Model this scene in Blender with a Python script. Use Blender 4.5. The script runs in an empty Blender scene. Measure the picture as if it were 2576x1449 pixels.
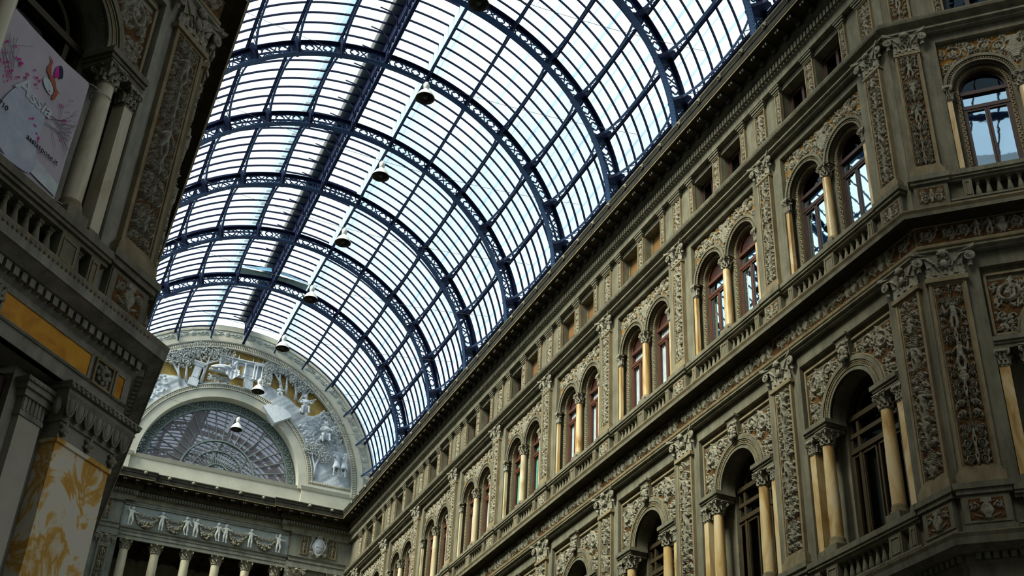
import bpy, math, random
import numpy as np
from mathutils import Matrix, Vector

SC = bpy.context.scene
COL = SC.collection
PI = math.pi
rad = math.radians
B = 4.6373            # bay length of the long facade
P0Y = 0.285           # first pilaster axis
D_END = 44.0          # end wall
ZC = 27.23            # vault axis height
ORD = ['first', 'second', 'third', 'fourth', 'fifth', 'sixth', 'seventh', 'eighth', 'ninth', 'tenth', 'eleventh', 'twelfth', 'thirteenth', 'fourteenth']

# ------------------------------------------------------------------ materials
def nt(name):
    m = bpy.data.materials.new(name); m.use_nodes = True
    t = m.node_tree
    for n in list(t.nodes): t.nodes.remove(n)
    out = t.nodes.new('ShaderNodeOutputMaterial')
    return m, t, out

def N(t, typ, **kw):
    n = t.nodes.new(typ)
    for k, v in kw.items():
        if k in n.inputs.keys(): n.inputs[k].default_value = v
        else: setattr(n, k, v)
    return n

def ramp(t, stops):
    r = t.nodes.new('ShaderNodeValToRGB')
    e = r.color_ramp.elements
    while len(e) < len(stops): e.new(0.5)
    for el, (p, c) in zip(e, stops):
        el.position = p; el.color = (*c, 1)
    return r

def mat_stone(name, c0, c1, scale=1.3, rough=.85, bump=.25, bscale=40, spec=.25, stretch=None, grime=.0):
    m, t, out = nt(name)
    geo = N(t, 'ShaderNodeNewGeometry')
    mp = N(t, 'ShaderNodeMapping')
    if stretch: mp.inputs['Scale'].default_value = stretch
    t.links.new(geo.outputs['Position'], mp.inputs['Vector'])
    n1 = N(t, 'ShaderNodeTexNoise', Scale=scale, Detail=8.0, Roughness=.68)
    t.links.new(mp.outputs[0], n1.inputs['Vector'])
    r = ramp(t, [(.30, c0), (.70, c1)])
    t.links.new(n1.outputs['Fac'], r.inputs[0])
    col = r.outputs[0]
    if grime:                       # rain streaks and soot patches
        m2 = N(t, 'ShaderNodeMapping'); m2.inputs['Scale'].default_value = (1.6, 1.6, .22)
        t.links.new(geo.outputs['Position'], m2.inputs['Vector'])
        n3 = N(t, 'ShaderNodeTexNoise', Scale=2.6, Detail=7.0, Roughness=.7)
        t.links.new(m2.outputs[0], n3.inputs['Vector'])
        r3 = ramp(t, [(.38, (1 - grime,) * 3), (.60, (1.08, 1.07, 1.04))])
        t.links.new(n3.outputs['Fac'], r3.inputs[0])
        mx = N(t, 'ShaderNodeMix', data_type='RGBA', blend_type='MULTIPLY'); mx.inputs['Factor'].default_value = 1.0
        t.links.new(col, mx.inputs['A']); t.links.new(r3.outputs[0], mx.inputs['B'])
        col = mx.outputs['Result']
    b = N(t, 'ShaderNodeBsdfPrincipled', Roughness=rough)
    b.inputs['Specular IOR Level'].default_value = spec
    t.links.new(col, b.inputs['Base Color'])
    if bump:
        n2 = N(t, 'ShaderNodeTexNoise', Scale=bscale, Detail=4.0)
        t.links.new(geo.outputs['Position'], n2.inputs['Vector'])
        bp = N(t, 'ShaderNodeBump', Strength=bump, Distance=.012)
        t.links.new(n2.outputs['Fac'], bp.inputs['Height'])
        t.links.new(bp.outputs[0], b.inputs['Normal'])
    t.links.new(b.outputs[0], out.inputs[0])
    return m

def mat_veined(name, stops, scale, distort, stretch=(1, 1, 1), rough=.3, spec=.4):
    m, t, out = nt(name)
    geo = N(t, 'ShaderNodeNewGeometry')
    mp = N(t, 'ShaderNodeMapping'); mp.inputs['Scale'].default_value = stretch
    t.links.new(geo.outputs['Position'], mp.inputs['Vector'])
    n1 = N(t, 'ShaderNodeTexNoise', Scale=scale, Detail=5.0, Roughness=.55, Distortion=distort)
    t.links.new(mp.outputs[0], n1.inputs['Vector'])
    r = ramp(t, stops)
    t.links.new(n1.outputs['Fac'], r.inputs[0])
    b = N(t, 'ShaderNodeBsdfPrincipled', Roughness=rough)
    b.inputs['Specular IOR Level'].default_value = spec
    t.links.new(r.outputs[0], b.inputs['Base Color'])
    t.links.new(b.outputs[0], out.inputs[0])
    return m

def mat_plain(name, c, rough=.6, spec=.3, metal=0.0):
    m, t, out = nt(name)
    geo = N(t, 'ShaderNodeNewGeometry')
    n1 = N(t, 'ShaderNodeTexNoise', Scale=6.0, Detail=3.0)
    t.links.new(geo.outputs['Position'], n1.inputs['Vector'])
    r = ramp(t, [(.3, tuple(x * .85 for x in c)), (.7, tuple(min(1, x * 1.12) for x in c))])
    t.links.new(n1.outputs['Fac'], r.inputs[0])
    b = N(t, 'ShaderNodeBsdfPrincipled', Roughness=rough, Metallic=metal)
    b.inputs['Specular IOR Level'].default_value = spec
    t.links.new(r.outputs[0], b.inputs['Base Color'])
    t.links.new(b.outputs[0], out.inputs[0])
    return m

def mat_roofglass(name, tint, milky=.12):
    m, t, out = nt(name)
    geo = N(t, 'ShaderNodeNewGeometry')
    n1 = N(t, 'ShaderNodeTexNoise', Scale=.5, Detail=4.0)
    t.links.new(geo.outputs['Position'], n1.inputs['Vector'])
    r = ramp(t, [(.35, tuple(x * .88 for x in tint)), (.65, tint)])
    t.links.new(n1.outputs['Fac'], r.inputs[0])
    tr = N(t, 'ShaderNodeBsdfTransparent')
    t.links.new(r.outputs[0], tr.inputs[0])
    tl = N(t, 'ShaderNodeBsdfTranslucent', Color=(.8, .93, 1, 1))
    gl = N(t, 'ShaderNodeBsdfGlossy', Roughness=.05)
    mx = N(t, 'ShaderNodeMixShader', Fac=milky)
    t.links.new(tr.outputs[0], mx.inputs[1]); t.links.new(tl.outputs[0], mx.inputs[2])
    mx2 = N(t, 'ShaderNodeMixShader', Fac=.05)
    t.links.new(mx.outputs[0], mx2.inputs[1]); t.links.new(gl.outputs[0], mx2.inputs[2])
    t.links.new(mx2.outputs[0], out.inputs[0])
    return m

def mat_winglass(name, base, tint, refl=.32, bump=.04):
    m, t, out = nt(name)
    geo = N(t, 'ShaderNodeNewGeometry')
    n1 = N(t, 'ShaderNodeTexNoise', Scale=2.2, Detail=2.0)
    t.links.new(geo.outputs['Position'], n1.inputs['Vector'])
    bp = N(t, 'ShaderNodeBump', Strength=bump, Distance=.03)
    t.links.new(n1.outputs['Fac'], bp.inputs['Height'])
    tr = N(t, 'ShaderNodeBsdfTransparent', Color=(*base, 1))
    gl = N(t, 'ShaderNodeBsdfGlossy', Color=(*tint, 1), Roughness=.015)
    t.links.new(bp.outputs[0], gl.inputs['Normal'])
    mx = N(t, 'ShaderNodeMixShader', Fac=refl)
    t.links.new(tr.outputs[0], mx.inputs[1]); t.links.new(gl.outputs[0], mx.inputs[2])
    t.links.new(mx.outputs[0], out.inputs[0])
    return m

M = {}
M['stone'] = mat_stone('stucco_olive_grey', (.150, .138, .094), (.250, .232, .168), scale=2.0, grime=.30)
M['stone_left'] = mat_stone('stucco_cool_grey', (.235, .225, .185), (.36, .345, .285), scale=2.0, grime=.32)
M['stonedark'] = mat_stone('grimy_shaded_stone', (.016, .015, .011), (.052, .047, .035), scale=3)  # fascia grime; cornice shade on the modillions is put into this colour too
M['trim'] = mat_stone('moulding_tan', (.215, .165, .092), (.35, .285, .175), scale=3.0, grime=.25)
M['carved'] = mat_stone('carved_stone', (.14, .125, .085), (.45, .42, .325), scale=13, bump=.5, bscale=70)
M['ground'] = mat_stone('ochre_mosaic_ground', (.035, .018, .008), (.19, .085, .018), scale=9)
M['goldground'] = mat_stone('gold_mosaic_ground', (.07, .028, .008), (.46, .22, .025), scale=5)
M['giallo'] = mat_veined('ochre_marble', [(.25, (.26, .13, .04)), (.42, (.55, .34, .12)), (.58, (.74, .56, .30)), (.8, (.70, .58, .38))], 2.2, 1.5, (1, 1, .25))
M['giallocream'] = mat_veined('cream_ochre_marble', [(.25, (.40, .28, .12)), (.45, (.64, .52, .32)), (.6, (.74, .65, .46)), (.8, (.70, .63, .48))], 2.4, 1.2, (1, 1, .3))
M['giallopale'] = mat_veined('pale_marble', [(.25, (.44, .37, .23)), (.5, (.64, .56, .40)), (.8, (.70, .64, .50))], 3, 1.0, (1, 1, .35))
M['breccia'] = mat_veined('cream_marble_with_amber_veins', [(.38, (.80, .74, .62)), (.49, (.84, .75, .58)), (.535, (.74, .45, .12)), (.58, (.62, .32, .05)), (.63, (.78, .58, .30)), (.70, (.82, .74, .60))], 1.15, 2.4, (1, 1, .7))
M['orange'] = mat_veined('orange_marble', [(.3, (.48, .18, .006)), (.55, (.74, .33, .015)), (.8, (.82, .43, .04))], 2.5, 1.0)
M['cream'] = mat_stone('cream_plaster', (.42, .40, .33), (.56, .54, .47), scale=1.0, bump=.1)
M['whiterelief'] = mat_stone('white_relief_stucco', (.40, .43, .48), (.60, .64, .70), scale=3, bump=.3, bscale=30)
M['greyend'] = mat_stone('grey_end_wall_stucco', (.180, .182, .152), (.275, .278, .238), scale=1.5, grime=.2)
M['lunettegold'] = mat_stone('lunette_gold_sky', (.22, .135, .03), (.46, .32, .10), scale=1.6)
M['iron'] = mat_plain('blue_painted_iron', (.018, .050, .130), .5, .25)
M['irondark'] = mat_plain('dark_iron', (.010, .014, .045), .6, .08)
M['puttogrey'] = mat_stone('pale_putto_stucco', (.46, .48, .45), (.60, .62, .58), scale=5, bump=.1)
M['leafgrey'] = mat_stone('grey_white_leaf_stucco', (.28, .30, .30), (.56, .58, .57), scale=9)
M['scaly'] = mat_stone('scaly_white_stucco', (.42, .45, .50), (.60, .64, .70), scale=6, bump=1.0, bscale=9)
M['walkway'] = mat_plain('grey_roof_walkway', (.10, .11, .12), .7, .2)
M['friezegrey'] = mat_stone('grey_frieze_stucco', (.27, .30, .29), (.40, .43, .42), scale=4, bump=.2, bscale=40)
M['greymarble'] = mat_stone('dull_cream_marble', (.42, .39, .30), (.56, .52, .42), scale=1.5, bump=.05, rough=.5)
M['curtaindim'] = mat_plain('dim_blue_curtain', (.10, .125, .14), .9)
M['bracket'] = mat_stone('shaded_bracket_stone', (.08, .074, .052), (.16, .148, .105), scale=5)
M['irongrey'] = mat_plain('grey_green_iron', (.16, .21, .20), .5, .4)
M['roofglass'] = mat_roofglass('vault_glass', (.90, .985, 1.0))
M['lap'] = mat_roofglass('glass_lap', (.66, .88, .95), .3)
M['fixing'] = mat_roofglass('foot_glass', (.62, .88, .86), .3)
M['shade1'] = mat_roofglass('shaded_glass_dark', (.30, .50, .56), .10)  # three tints put the shade beside the lantern into the glass, darkest lowest
M['shade2'] = mat_roofglass('shaded_glass_blue', (.50, .72, .78), .10)
M['shade3'] = mat_roofglass('shaded_glass_pale', (.72, .90, .96), .10)
M['domedark'] = mat_roofglass('sun_blocking_dome_glass', (.12, .125, .13), .02)  # lower dome band, darkened to keep sun off the near facade
M['domeglass'] = mat_roofglass('dome_glass', (.36, .40, .44), .05)
M['frosted'], t_, o_ = nt('frosted_white_board')
_a = N(t_, 'ShaderNodeBsdfDiffuse', Color=(.75, .84, .86, 1)); _b = N(t_, 'ShaderNodeBsdfTranslucent', Color=(.75, .90, .92, 1)); _c = N(t_, 'ShaderNodeMixShader', Fac=.55)
t_.links.new(_a.outputs[0], _c.inputs[1]); t_.links.new(_b.outputs[0], _c.inputs[2]); t_.links.new(_c.outputs[0], o_.inputs[0])
M['panelgreen'] = mat_plain('pale_green_sheet', (.36, .52, .48), .5)
M['panelblue'] = mat_plain('pale_blue_sheet', (.13, .30, .48), .4)
M['whitesheet'] = mat_plain('white_sheet', (.70, .80, .84), .5)
M['wood'] = mat_plain('dark_brown_wood', (.050, .020, .014), .45, .4)
M['woodred'] = mat_plain('red_brown_wood', (.110, .036, .018), .45, .4)
M['woodolive'] = mat_plain('olive_brown_wood', (.060, .043, .020), .5, .4)
M['shutter'] = mat_stone('brown_roller_shutter', (.17, .085, .028), (.27, .145, .05), scale=3, stretch=(1, 1, 14), bump=.1)
M['glass'] = mat_winglass('window_glass', (.55, .60, .62), (.55, .76, 1.0), .32)
M['glassmirror'] = mat_winglass('reflecting_window_glass', (.35, .40, .45), (.62, .84, 1.0), .92, .02)
M['glassclear'] = mat_winglass('clear_window_glass', (.88, .92, .93), (.55, .76, 1.0), .10)
M['glassdark'] = mat_winglass('dark_window_glass', (.20, .24, .26), (.65, .80, .95), .05)
M['glassteal'] = mat_winglass('teal_window_glass', (.10, .42, .40), (.6, .9, .9), .10)
M['glassmauve'] = mat_winglass('mauve_window_glass', (.30, .27, .30), (.66, .64, .76), .45, .012)
t_ = M['glassmauve'].node_tree
_d = N(t_, 'ShaderNodeBsdfDiffuse', Color=(.26, .23, .25, 1)); _m = N(t_, 'ShaderNodeMixShader', Fac=.5); _o = [n for n in t_.nodes if n.type == 'OUTPUT_MATERIAL'][0]
t_.links.new(_o.inputs[0].links[0].from_socket, _m.inputs[1]); t_.links.new(_d.outputs[0], _m.inputs[2]); t_.links.new(_m.outputs[0], _o.inputs[0])
M['curtainwhite'] = mat_plain('white_curtain', (.72, .74, .76), .9)
M['curtaingreen'] = mat_plain('mint_curtain', (.20, .52, .42), .9)
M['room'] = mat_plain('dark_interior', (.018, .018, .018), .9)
M['soffit'] = mat_stone('shaded_painted_soffit', (.014, .012, .006), (.060, .046, .018), scale=2.5)  # shade under cornice and ledges is put into this dark colour
M['lampwhite'] = mat_plain('white_enamel', (.72, .72, .68), .4)
M['lampdark'] = mat_plain('dark_reflector', (.06, .06, .05), .5)
M['wire'] = mat_plain('cable', (.12, .13, .15), .6)
M['rope'] = mat_plain('white_cord', (.55, .52, .45), .9)
M['paving'] = mat_stone('marble_floor', (.10, .09, .08), (.20, .18, .15), scale=.4)
M['banner'] = mat_stone('pale_lilac_banner', (.46, .40, .45), (.60, .54, .60), scale=1.1, bump=0, rough=.9)
M['bannerblue'] = mat_stone('pale_blue_dress_print', (.36, .40, .52), (.62, .64, .72), scale=2.0, bump=0, rough=.9)
M['pink'] = mat_plain('magenta_print', (.62, .03, .30), .9)
M['skinprint'] = mat_plain('skin_tone_print', (.45, .12, .08), .9)
M['blackprint'] = mat_plain('dark_print', (.035, .035, .06), .9)
M['greyprint'] = mat_plain('grey_twig_print', (.12, .11, .13), .9)
M['whiteprint'] = mat_plain('silver_letter_print', (.62, .66, .68), .9)
M['purpleprint'] = mat_plain('purple_print', (.16, .12, .22), .9)

# ------------------------------------------------------------------ mesh builder
class MB:
    def __init__(s, off=(0, 0, 0)):
        s.v = []; s.f = []; s.mi = []; s.sm = []; s.off = off
    def add(s, vs, fs, mi=0, sm=False):
        n = len(s.v); ox, oy, oz = s.off
        s.v += [(x + ox, y + oy, z + oz) for x, y, z in vs]
        for f in fs:
            s.f.append(tuple(i + n for i in f)); s.mi.append(mi); s.sm.append(sm)
        return s
    def box(s, x0, x1, y0, y1, z0, z1, mi=0):
        v = [(x0, y0, z0), (x1, y0, z0), (x1, y1, z0), (x0, y1, z0), (x0, y0, z1), (x1, y0, z1), (x1, y1, z1), (x0, y1, z1)]
        return s.add(v, [(0, 3, 2, 1), (4, 5, 6, 7), (0, 1, 5, 4), (1, 2, 6, 5), (2, 3, 7, 6), (3, 0, 4, 7)], mi)
    def prism(s, poly, y0, y1, mi=0, back=True, sm=False):
        n = len(poly)
        v = [(x, y0, z) for x, z in poly] + [(x, y1, z) for x, z in poly]
        f = [tuple(range(n))] + ([tuple(range(2 * n - 1, n - 1, -1))] if back else [])
        s.add(v, f, mi)
        s.add(v, [(i, n + i, n + (i + 1) % n, (i + 1) % n) for i in range(n)], mi, sm)
        return s
    def lathe(s, prof, n=16, c=(0, 0), mi=0, a0=0.0, a1=2 * PI, sm=True, flute=0.0, nf=0):
        full = abs(a1 - a0 - 2 * PI) < 1e-6
        m = n if full else n + 1
        v = []
        for r, z in prof:
            for k in range(m):
                a = a0 + (a1 - a0) * k / n
                rr = r * (1 + (flute * math.cos(nf * a) if nf else 0))
                v.append((c[0] + rr * math.cos(a), c[1] + rr * math.sin(a), z))
        f = []
        for j in range(len(prof) - 1):
            for k in range(n):
                k2 = (k + 1) % m
                f.append((j * m + k, j * m + k2, (j + 1) * m + k2, (j + 1) * m + k))
        return s.add(v, f, mi, sm)
    def disc(s, c, r, z, n=16, mi=0):
        return s.add([(c[0] + r * math.cos(2 * PI * k / n), c[1] + r * math.sin(2 * PI * k / n), z) for k in range(n)], [tuple(range(n))], mi)
    def tube(s, pts, r, n=6, mi=0, sm=True, cap=True, flat=1.0):
        pts = [Vector(p) for p in pts]; m = len(pts)
        rr = r if isinstance(r, (list, tuple)) else [r] * m
        v = []
        up = Vector((0, 0, 1))
        t0 = (pts[1] - pts[0]).normalized()
        a = t0.cross(Vector((0, 1, 0)))
        if a.length < .1: a = t0.cross(up)
        a.normalize()
        for i, p in enumerate(pts):
            t = (pts[min(i + 1, m - 1)] - pts[max(i - 1, 0)])
            t = t.normalized() if t.length > 1e-9 else t0
            a = (a - t * a.dot(t))
            a = a.normalized() if a.length > 1e-6 else t.orthogonal().normalized()
            b = t.cross(a)
            for k in range(n):
                g = 2 * PI * k / n
                q = p + (a * math.cos(g) + b * math.sin(g) * flat) * rr[i]
                v.append(tuple(q))
        f = [(i * n + k, i * n + (k + 1) % n, (i + 1) * n + (k + 1) % n, (i + 1) * n + k) for i in range(m - 1) for k in range(n)]
        if cap: f += [tuple(range(n - 1, -1, -1)), tuple(range((m - 1) * n, m * n))]
        return s.add(v, f, mi, sm)
    def ball(s, c, r, n=8, mi=0):
        if not isinstance(r, (list, tuple)): r = (r, r, r)
        v = []; h = max(4, n // 2 + 1)
        for j in range(h + 1):
            t = PI * j / h
            for k in range(n):
                a = 2 * PI * k / n
                v.append((c[0] + r[0] * math.sin(t) * math.cos(a), c[1] + r[1] * math.sin(t) * math.sin(a), c[2] + r[2] * math.cos(t)))
        f = [(j * n + k, (j + 1) * n + k, (j + 1) * n + (k + 1) % n, j * n + (k + 1) % n) for j in range(h) for k in range(n)]
        return s.add(v, f, mi, True)
    def arcband(s, cx, cz, r0, r1, y0, y1, a0=0.0, a1=PI, n=32, mi=0, sm=False):
        """ring sector standing in the x-z plane, y0 front, y1 back; angle from +x"""
        v = []
        for k in range(n + 1):
            a = a0 + (a1 - a0) * k / n
            c, d = math.cos(a), math.sin(a)
            v += [(cx + r0 * c, y0, cz + r0 * d), (cx + r1 * c, y0, cz + r1 * d), (cx + r1 * c, y1, cz + r1 * d), (cx + r0 * c, y1, cz + r0 * d)]
        f = []
        for k in range(n):
            q, w = 4 * k, 4 * k + 4
            f += [(q, q + 1, w + 1, w), (q + 1, q + 2, w + 2, w + 1), (q + 2, q + 3, w + 3, w + 2), (q + 3, q, w, w + 3)]
        f += [(0, 3, 2, 1), (4 * n, 4 * n + 1, 4 * n + 2, 4 * n + 3)]
        return s.add(v, f, mi, sm)
    def archplate(s, x0, x1, zb, zt, ops, y0, y1, n=24, mi=0):
        """wall plate with arched openings that run down to zb; ops: (cx, r, spring z)"""
        xs = [x0]
        for cx, r, zs in ops:
            if cx - r > xs[-1] + 1e-6:
                s.box(xs[-1], cx - r, y0, y1, zb, zt, mi)
            P = [(cx - r * math.cos(PI * k / n), zs + r * math.sin(PI * k / n)) for k in range(n + 1)]
            v = []
            for x, z in P: v += [(x, y0, z), (x, y0, zt), (x, y1, zt), (x, y1, z)]
            f = []
            for k in range(n):
                a, b = 4 * k, 4 * k + 4
                f += [(a, b, b + 1, a + 1), (a + 3, a + 2, b + 2, b + 3), (a, a + 3, b + 3, b), (a + 1, b + 1, b + 2, a + 2)]
            s.add(v, f, mi)
            xs.append(cx + r)
        if x1 > xs[-1] + 1e-6: s.box(xs[-1], x1, y0, y1, zb, zt, mi)
        return s
    def sweep(s, path, prof, mis=None, mi=0):
        """path: plan polyline, outward is to the left of travel; prof: (o, z)"""
        n = len(path); nr = []
        for i in range(n - 1):
            dx, dy = path[i + 1][0] - path[i][0], path[i + 1][1] - path[i][1]
            l = math.hypot(dx, dy); nr.append((-dy / l, dx / l))
        mv = []
        for i in range(n):
            a = nr[max(i - 1, 0)]; b = nr[min(i, n - 2)]
            k = 1 + a[0] * b[0] + a[1] * b[1]
            mv.append(((a[0] + b[0]) / k, (a[1] + b[1]) / k))
        m = len(prof)
        v = [(path[i][0] + mv[i][0] * o, path[i][1] + mv[i][1] * o, z) for i in range(n) for o, z in prof]
        for i in range(n - 1):
            for j in range(m - 1):
                s.add([v[i * m + j], v[(i + 1) * m + j], v[(i + 1) * m + j + 1], v[i * m + j + 1]], [(0, 1, 2, 3)], mis[j] if mis else mi)
        return s
    def mesh(s, name, mats):
        me = bpy.data.meshes.new(name)
        me.from_pydata(s.v, [], s.f)
        for m in mats: me.materials.append(m)
        me.polygons.foreach_set('material_index', s.mi)
        me.polygons.foreach_set('use_smooth', s.sm)
        me.update()
        return me

def obj(name, mb, mats, parent=None, label=None, kind=None, cat=None, group=None, loc=None, rz=None):
    if not isinstance(mats, (list, tuple)): mats = [mats]
    me = mb.mesh(name, mats) if isinstance(mb, MB) else mb
    o = bpy.data.objects.new(name, me); COL.objects.link(o)
    if parent is not None: o.parent = parent
    if label: o['label'] = label
    if kind: o['kind'] = kind
    if cat: o['category'] = cat
    if group: o['group'] = group
    if loc: o.location = loc
    if rz is not None: o.rotation_euler = (0, 0, rz)
    return o

def dup_tree(o, parent=None):
    c = o.copy(); COL.objects.link(c)
    if parent is not None: c.parent = parent
    for ch in o.children: dup_tree(ch, c)
    return c

# facade frames: origin and rotation; local x to the viewer's right, local y into the wall
FR = (7.5, 0.0, -PI / 2)
FDR = (7.83, -.63, -PI / 4)
FDL = (-7.83, -.63, PI / 4)
FL = (-7.5, 0.0, PI / 2)
FE = (0.0, D_END, 0.0)
def world(F, lx, ld, z):
    c, s = math.cos(F[2]), math.sin(F[2])
    return (F[0] + lx * c - ld * s, F[1] + lx * s + ld * c, z)

PROTO = {}
def place(key, name, build, F, lx, ld, z, label, cat, group=None, mirror=False):
    if key in PROTO:
        r = dup_tree(PROTO[key])
    else:
        r = bpy.data.objects.new(name, None); COL.objects.link(r)
        r.empty_display_size = .1
        build(r); PROTO[key] = r
    r.location = world(F, lx, ld, z); r.rotation_euler = (0, 0, F[2])
    if mirror: r.scale = (-1, 1, 1)
    else: r.scale = (1, 1, 1)
    r['label'] = label; r['category'] = cat
    for k in ('group',):
        if k in r: del r[k]
    if group: r['group'] = group
    return r

# ------------------------------------------------------------------ carved relief height fields
class HF:
    def __init__(s, w, h, res, x0=None):
        s.w, s.h = w, h
        s.nx = max(6, int(w / res)); s.nz = max(6, int(h / res))
        s.x0 = -w / 2 if x0 is None else x0
        s.X = np.linspace(s.x0, s.x0 + w, s.nx + 1); s.Z = np.linspace(0, h, s.nz + 1)
        s.H = np.zeros((s.nz + 1, s.nx + 1))
    def dot(s, x, z, r, hh):
        i0 = int(np.searchsorted(s.X, x - r)); i1 = int(np.searchsorted(s.X, x + r))
        j0 = int(np.searchsorted(s.Z, z - r)); j1 = int(np.searchsorted(s.Z, z + r))
        if i1 <= i0 or j1 <= j0: return
        d = ((s.X[i0:i1] - x) ** 2)[None, :] + ((s.Z[j0:j1] - z) ** 2)[:, None]
        v = hh * np.sqrt(np.clip(1 - d / (r * r), 0, 1))
        s.H[j0:j1, i0:i1] = np.maximum(s.H[j0:j1, i0:i1], v)
    def stroke(s, pts, r0, r1, hh):
        L = len(pts)
        for k in range(L - 1):
            (xa, za), (xb, zb) = pts[k], pts[k + 1]
            d = math.hypot(xb - xa, zb - za); ra = r0 + (r1 - r0) * k / max(1, L - 1)
            m = max(1, int(d / (ra * .45)))
            for q in range(m + 1):
                t = q / m; rr = r0 + (r1 - r0) * (k + t) / max(1, L - 1)
                s.dot(xa + (xb - xa) * t, za + (zb - za) * t, rr, hh * (.6 + .4 * rr / max(r0, r1)))
    def spiral(s, cx, cz, R, turns, a0, sg, r, hh):
        n = int(16 * turns)
        s.stroke([(cx + R * (1 - k / n) ** .85 * math.cos(a0 + sg * 2 * PI * turns * k / n), cz + R * (1 - k / n) ** .85 * math.sin(a0 + sg * 2 * PI * turns * k / n)) for k in range(n + 1)], r, r * .75, hh)
        s.dot(cx, cz, r * 1.35, hh * 1.1)
        for k in range(0, n // 2, 3):
            a = a0 + sg * 2 * PI * turns * k / n
            s.leaf(cx + R * 1.02 * math.cos(a), cz + R * 1.02 * math.sin(a), a + sg * .9, R * .55, r * 1.1, hh * .75)
    def leaf(s, x, z, a, l, w, hh):
        for k in range(6):
            t = k / 5
            s.dot(x + l * t * math.cos(a), z + l * t * math.sin(a), max(.004, w * (.55 + .9 * t * (1 - t) * 2 - .45 * t)), hh * (1 - .35 * t))
    def figure(s, x, z, h, rg, hh):
        sw = rg.uniform(-.05, .05) * h
        hx = x + rg.uniform(-.04, .04) * h
        s.dot(hx, z + .90 * h, .085 * h, hh * 1.25)
        s.stroke([(x, z + .78 * h), (x + sw, z + .60 * h), (x, z + .45 * h)], .125 * h, .115 * h, hh * 1.15)
        for sg in (-1, 1):
            k = rg.choice((.62, .95, .45))
            s.stroke([(x + sg * .11 * h, z + .76 * h), (x + sg * .24 * h, z + (.6 + .1 * rg.random()) * h), (x + sg * (.2 + .12 * rg.random()) * h, z + k * h)], .05 * h, .035 * h, hh)
            kx = sg * rg.uniform(.07, .14) * h
            s.stroke([(x + sg * .06 * h, z + .44 * h), (x + kx, z + .24 * h), (x + sg * .07 * h, z + .02 * h)], .075 * h, .04 * h, hh)
    def rosette(s, x, z, R, hh, n=6):
        for k in range(n):
            a = 2 * PI * k / n
            s.dot(x + .58 * R * math.cos(a), z + .58 * R * math.sin(a), .4 * R, hh * .8)
        s.dot(x, z, .34 * R, hh * 1.2)
    def vase(s, x, z, h, hh):
        for k in range(13):
            t = k / 12
            w = h * (.12 + .30 * math.sin(PI * min(1, t * 1.25)) ** 2 * (t < .8) + .2 * (t >= .8))
            s.stroke([(x - w * .6, z + t * h), (x + w * .6, z + t * h)], h * .07, h * .07, hh)
    def mirror(s): s.H = np.maximum(s.H, s.H[:, ::-1])
    def candelabra(s, seed, hh, figs=True):
        rg = random.Random(seed); w = s.w; z = w * .05
        late = []
        while z < s.h - w * .25:
            t = rg.choice(['scroll', 'scroll', 'leaf', 'vase', 'fig' if figs else 'scroll', 'ros'])
            left = s.h - z
            if t == 'scroll':
                d = min(w * rg.uniform(.55, .75), left)
                s.spiral(w * .23, z + d * .30, w * .165, 1.7, -PI / 2, 1, w * .032, hh)
                s.spiral(w * .30, z + d * .78, w * .12, 1.5, PI / 2, -1, w * .028, hh)
                s.stroke([(0, z), (w * .05, z + d * .5), (0, z + d)], w * .035, w * .035, hh)
                late.append(('ros', z + d * .6, w * .085))
            elif t == 'leaf':
                d = min(w * .55, left)
                for k in range(6):
                    a = PI / 2 - k * .42
                    s.leaf(w * .02, z + d * .1, a, d * (.85 - .07 * k), w * .05, hh * (1 - .07 * k))
                s.spiral(w * .34, z + d * .25, w * .10, 1.3, 0, 1, w * .025, hh * .8)
            elif t == 'ros':
                d = min(w * .45, left)
                s.rosette(w * .24, z + d * .5, w * .15, hh, 6); s.rosette(w * .41, z + d * .15, w * .07, hh * .8, 5)
                s.leaf(0, z, PI / 2, d, w * .06, hh); s.leaf(w * .42, z + d * .3, 2.0, d * .5, w * .04, hh * .7)
            elif t == 'vase':
                d = min(w * .6, left); late.append(('vase', z, d))
                s.spiral(w * .34, z + d * .6, w * .11, 1.4, PI, -1, w * .028, hh * .9)
                s.leaf(w * .14, z + d * .05, .4, w * .28, w * .045, hh * .7)
            else:
                d = min(w * 1.15, left)
                late.append(('fig', z, d))
                for q in (.15, .42, .7): s.spiral(w * .40, z + d * q, w * .085, 1.2, q * 9, -1, w * .026, hh * .6)
            z += d * .98
        for k in range(int(s.h / w * 32)):
            s.leaf(rg.uniform(0, w * .47), rg.uniform(0, s.h), rg.uniform(0, 2 * PI), w * .085, w * .020, hh * rg.uniform(.3, .75))
        s.mirror()
        for t, z, d in late:
            if t == 'fig': s.figure(rg.uniform(-.03, .03) * w, z, d, rg, hh * 1.15)
            elif t == 'vase': s.vase(0, z, d, hh)
            else: s.rosette(0, z, d, hh)
        return s
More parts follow.
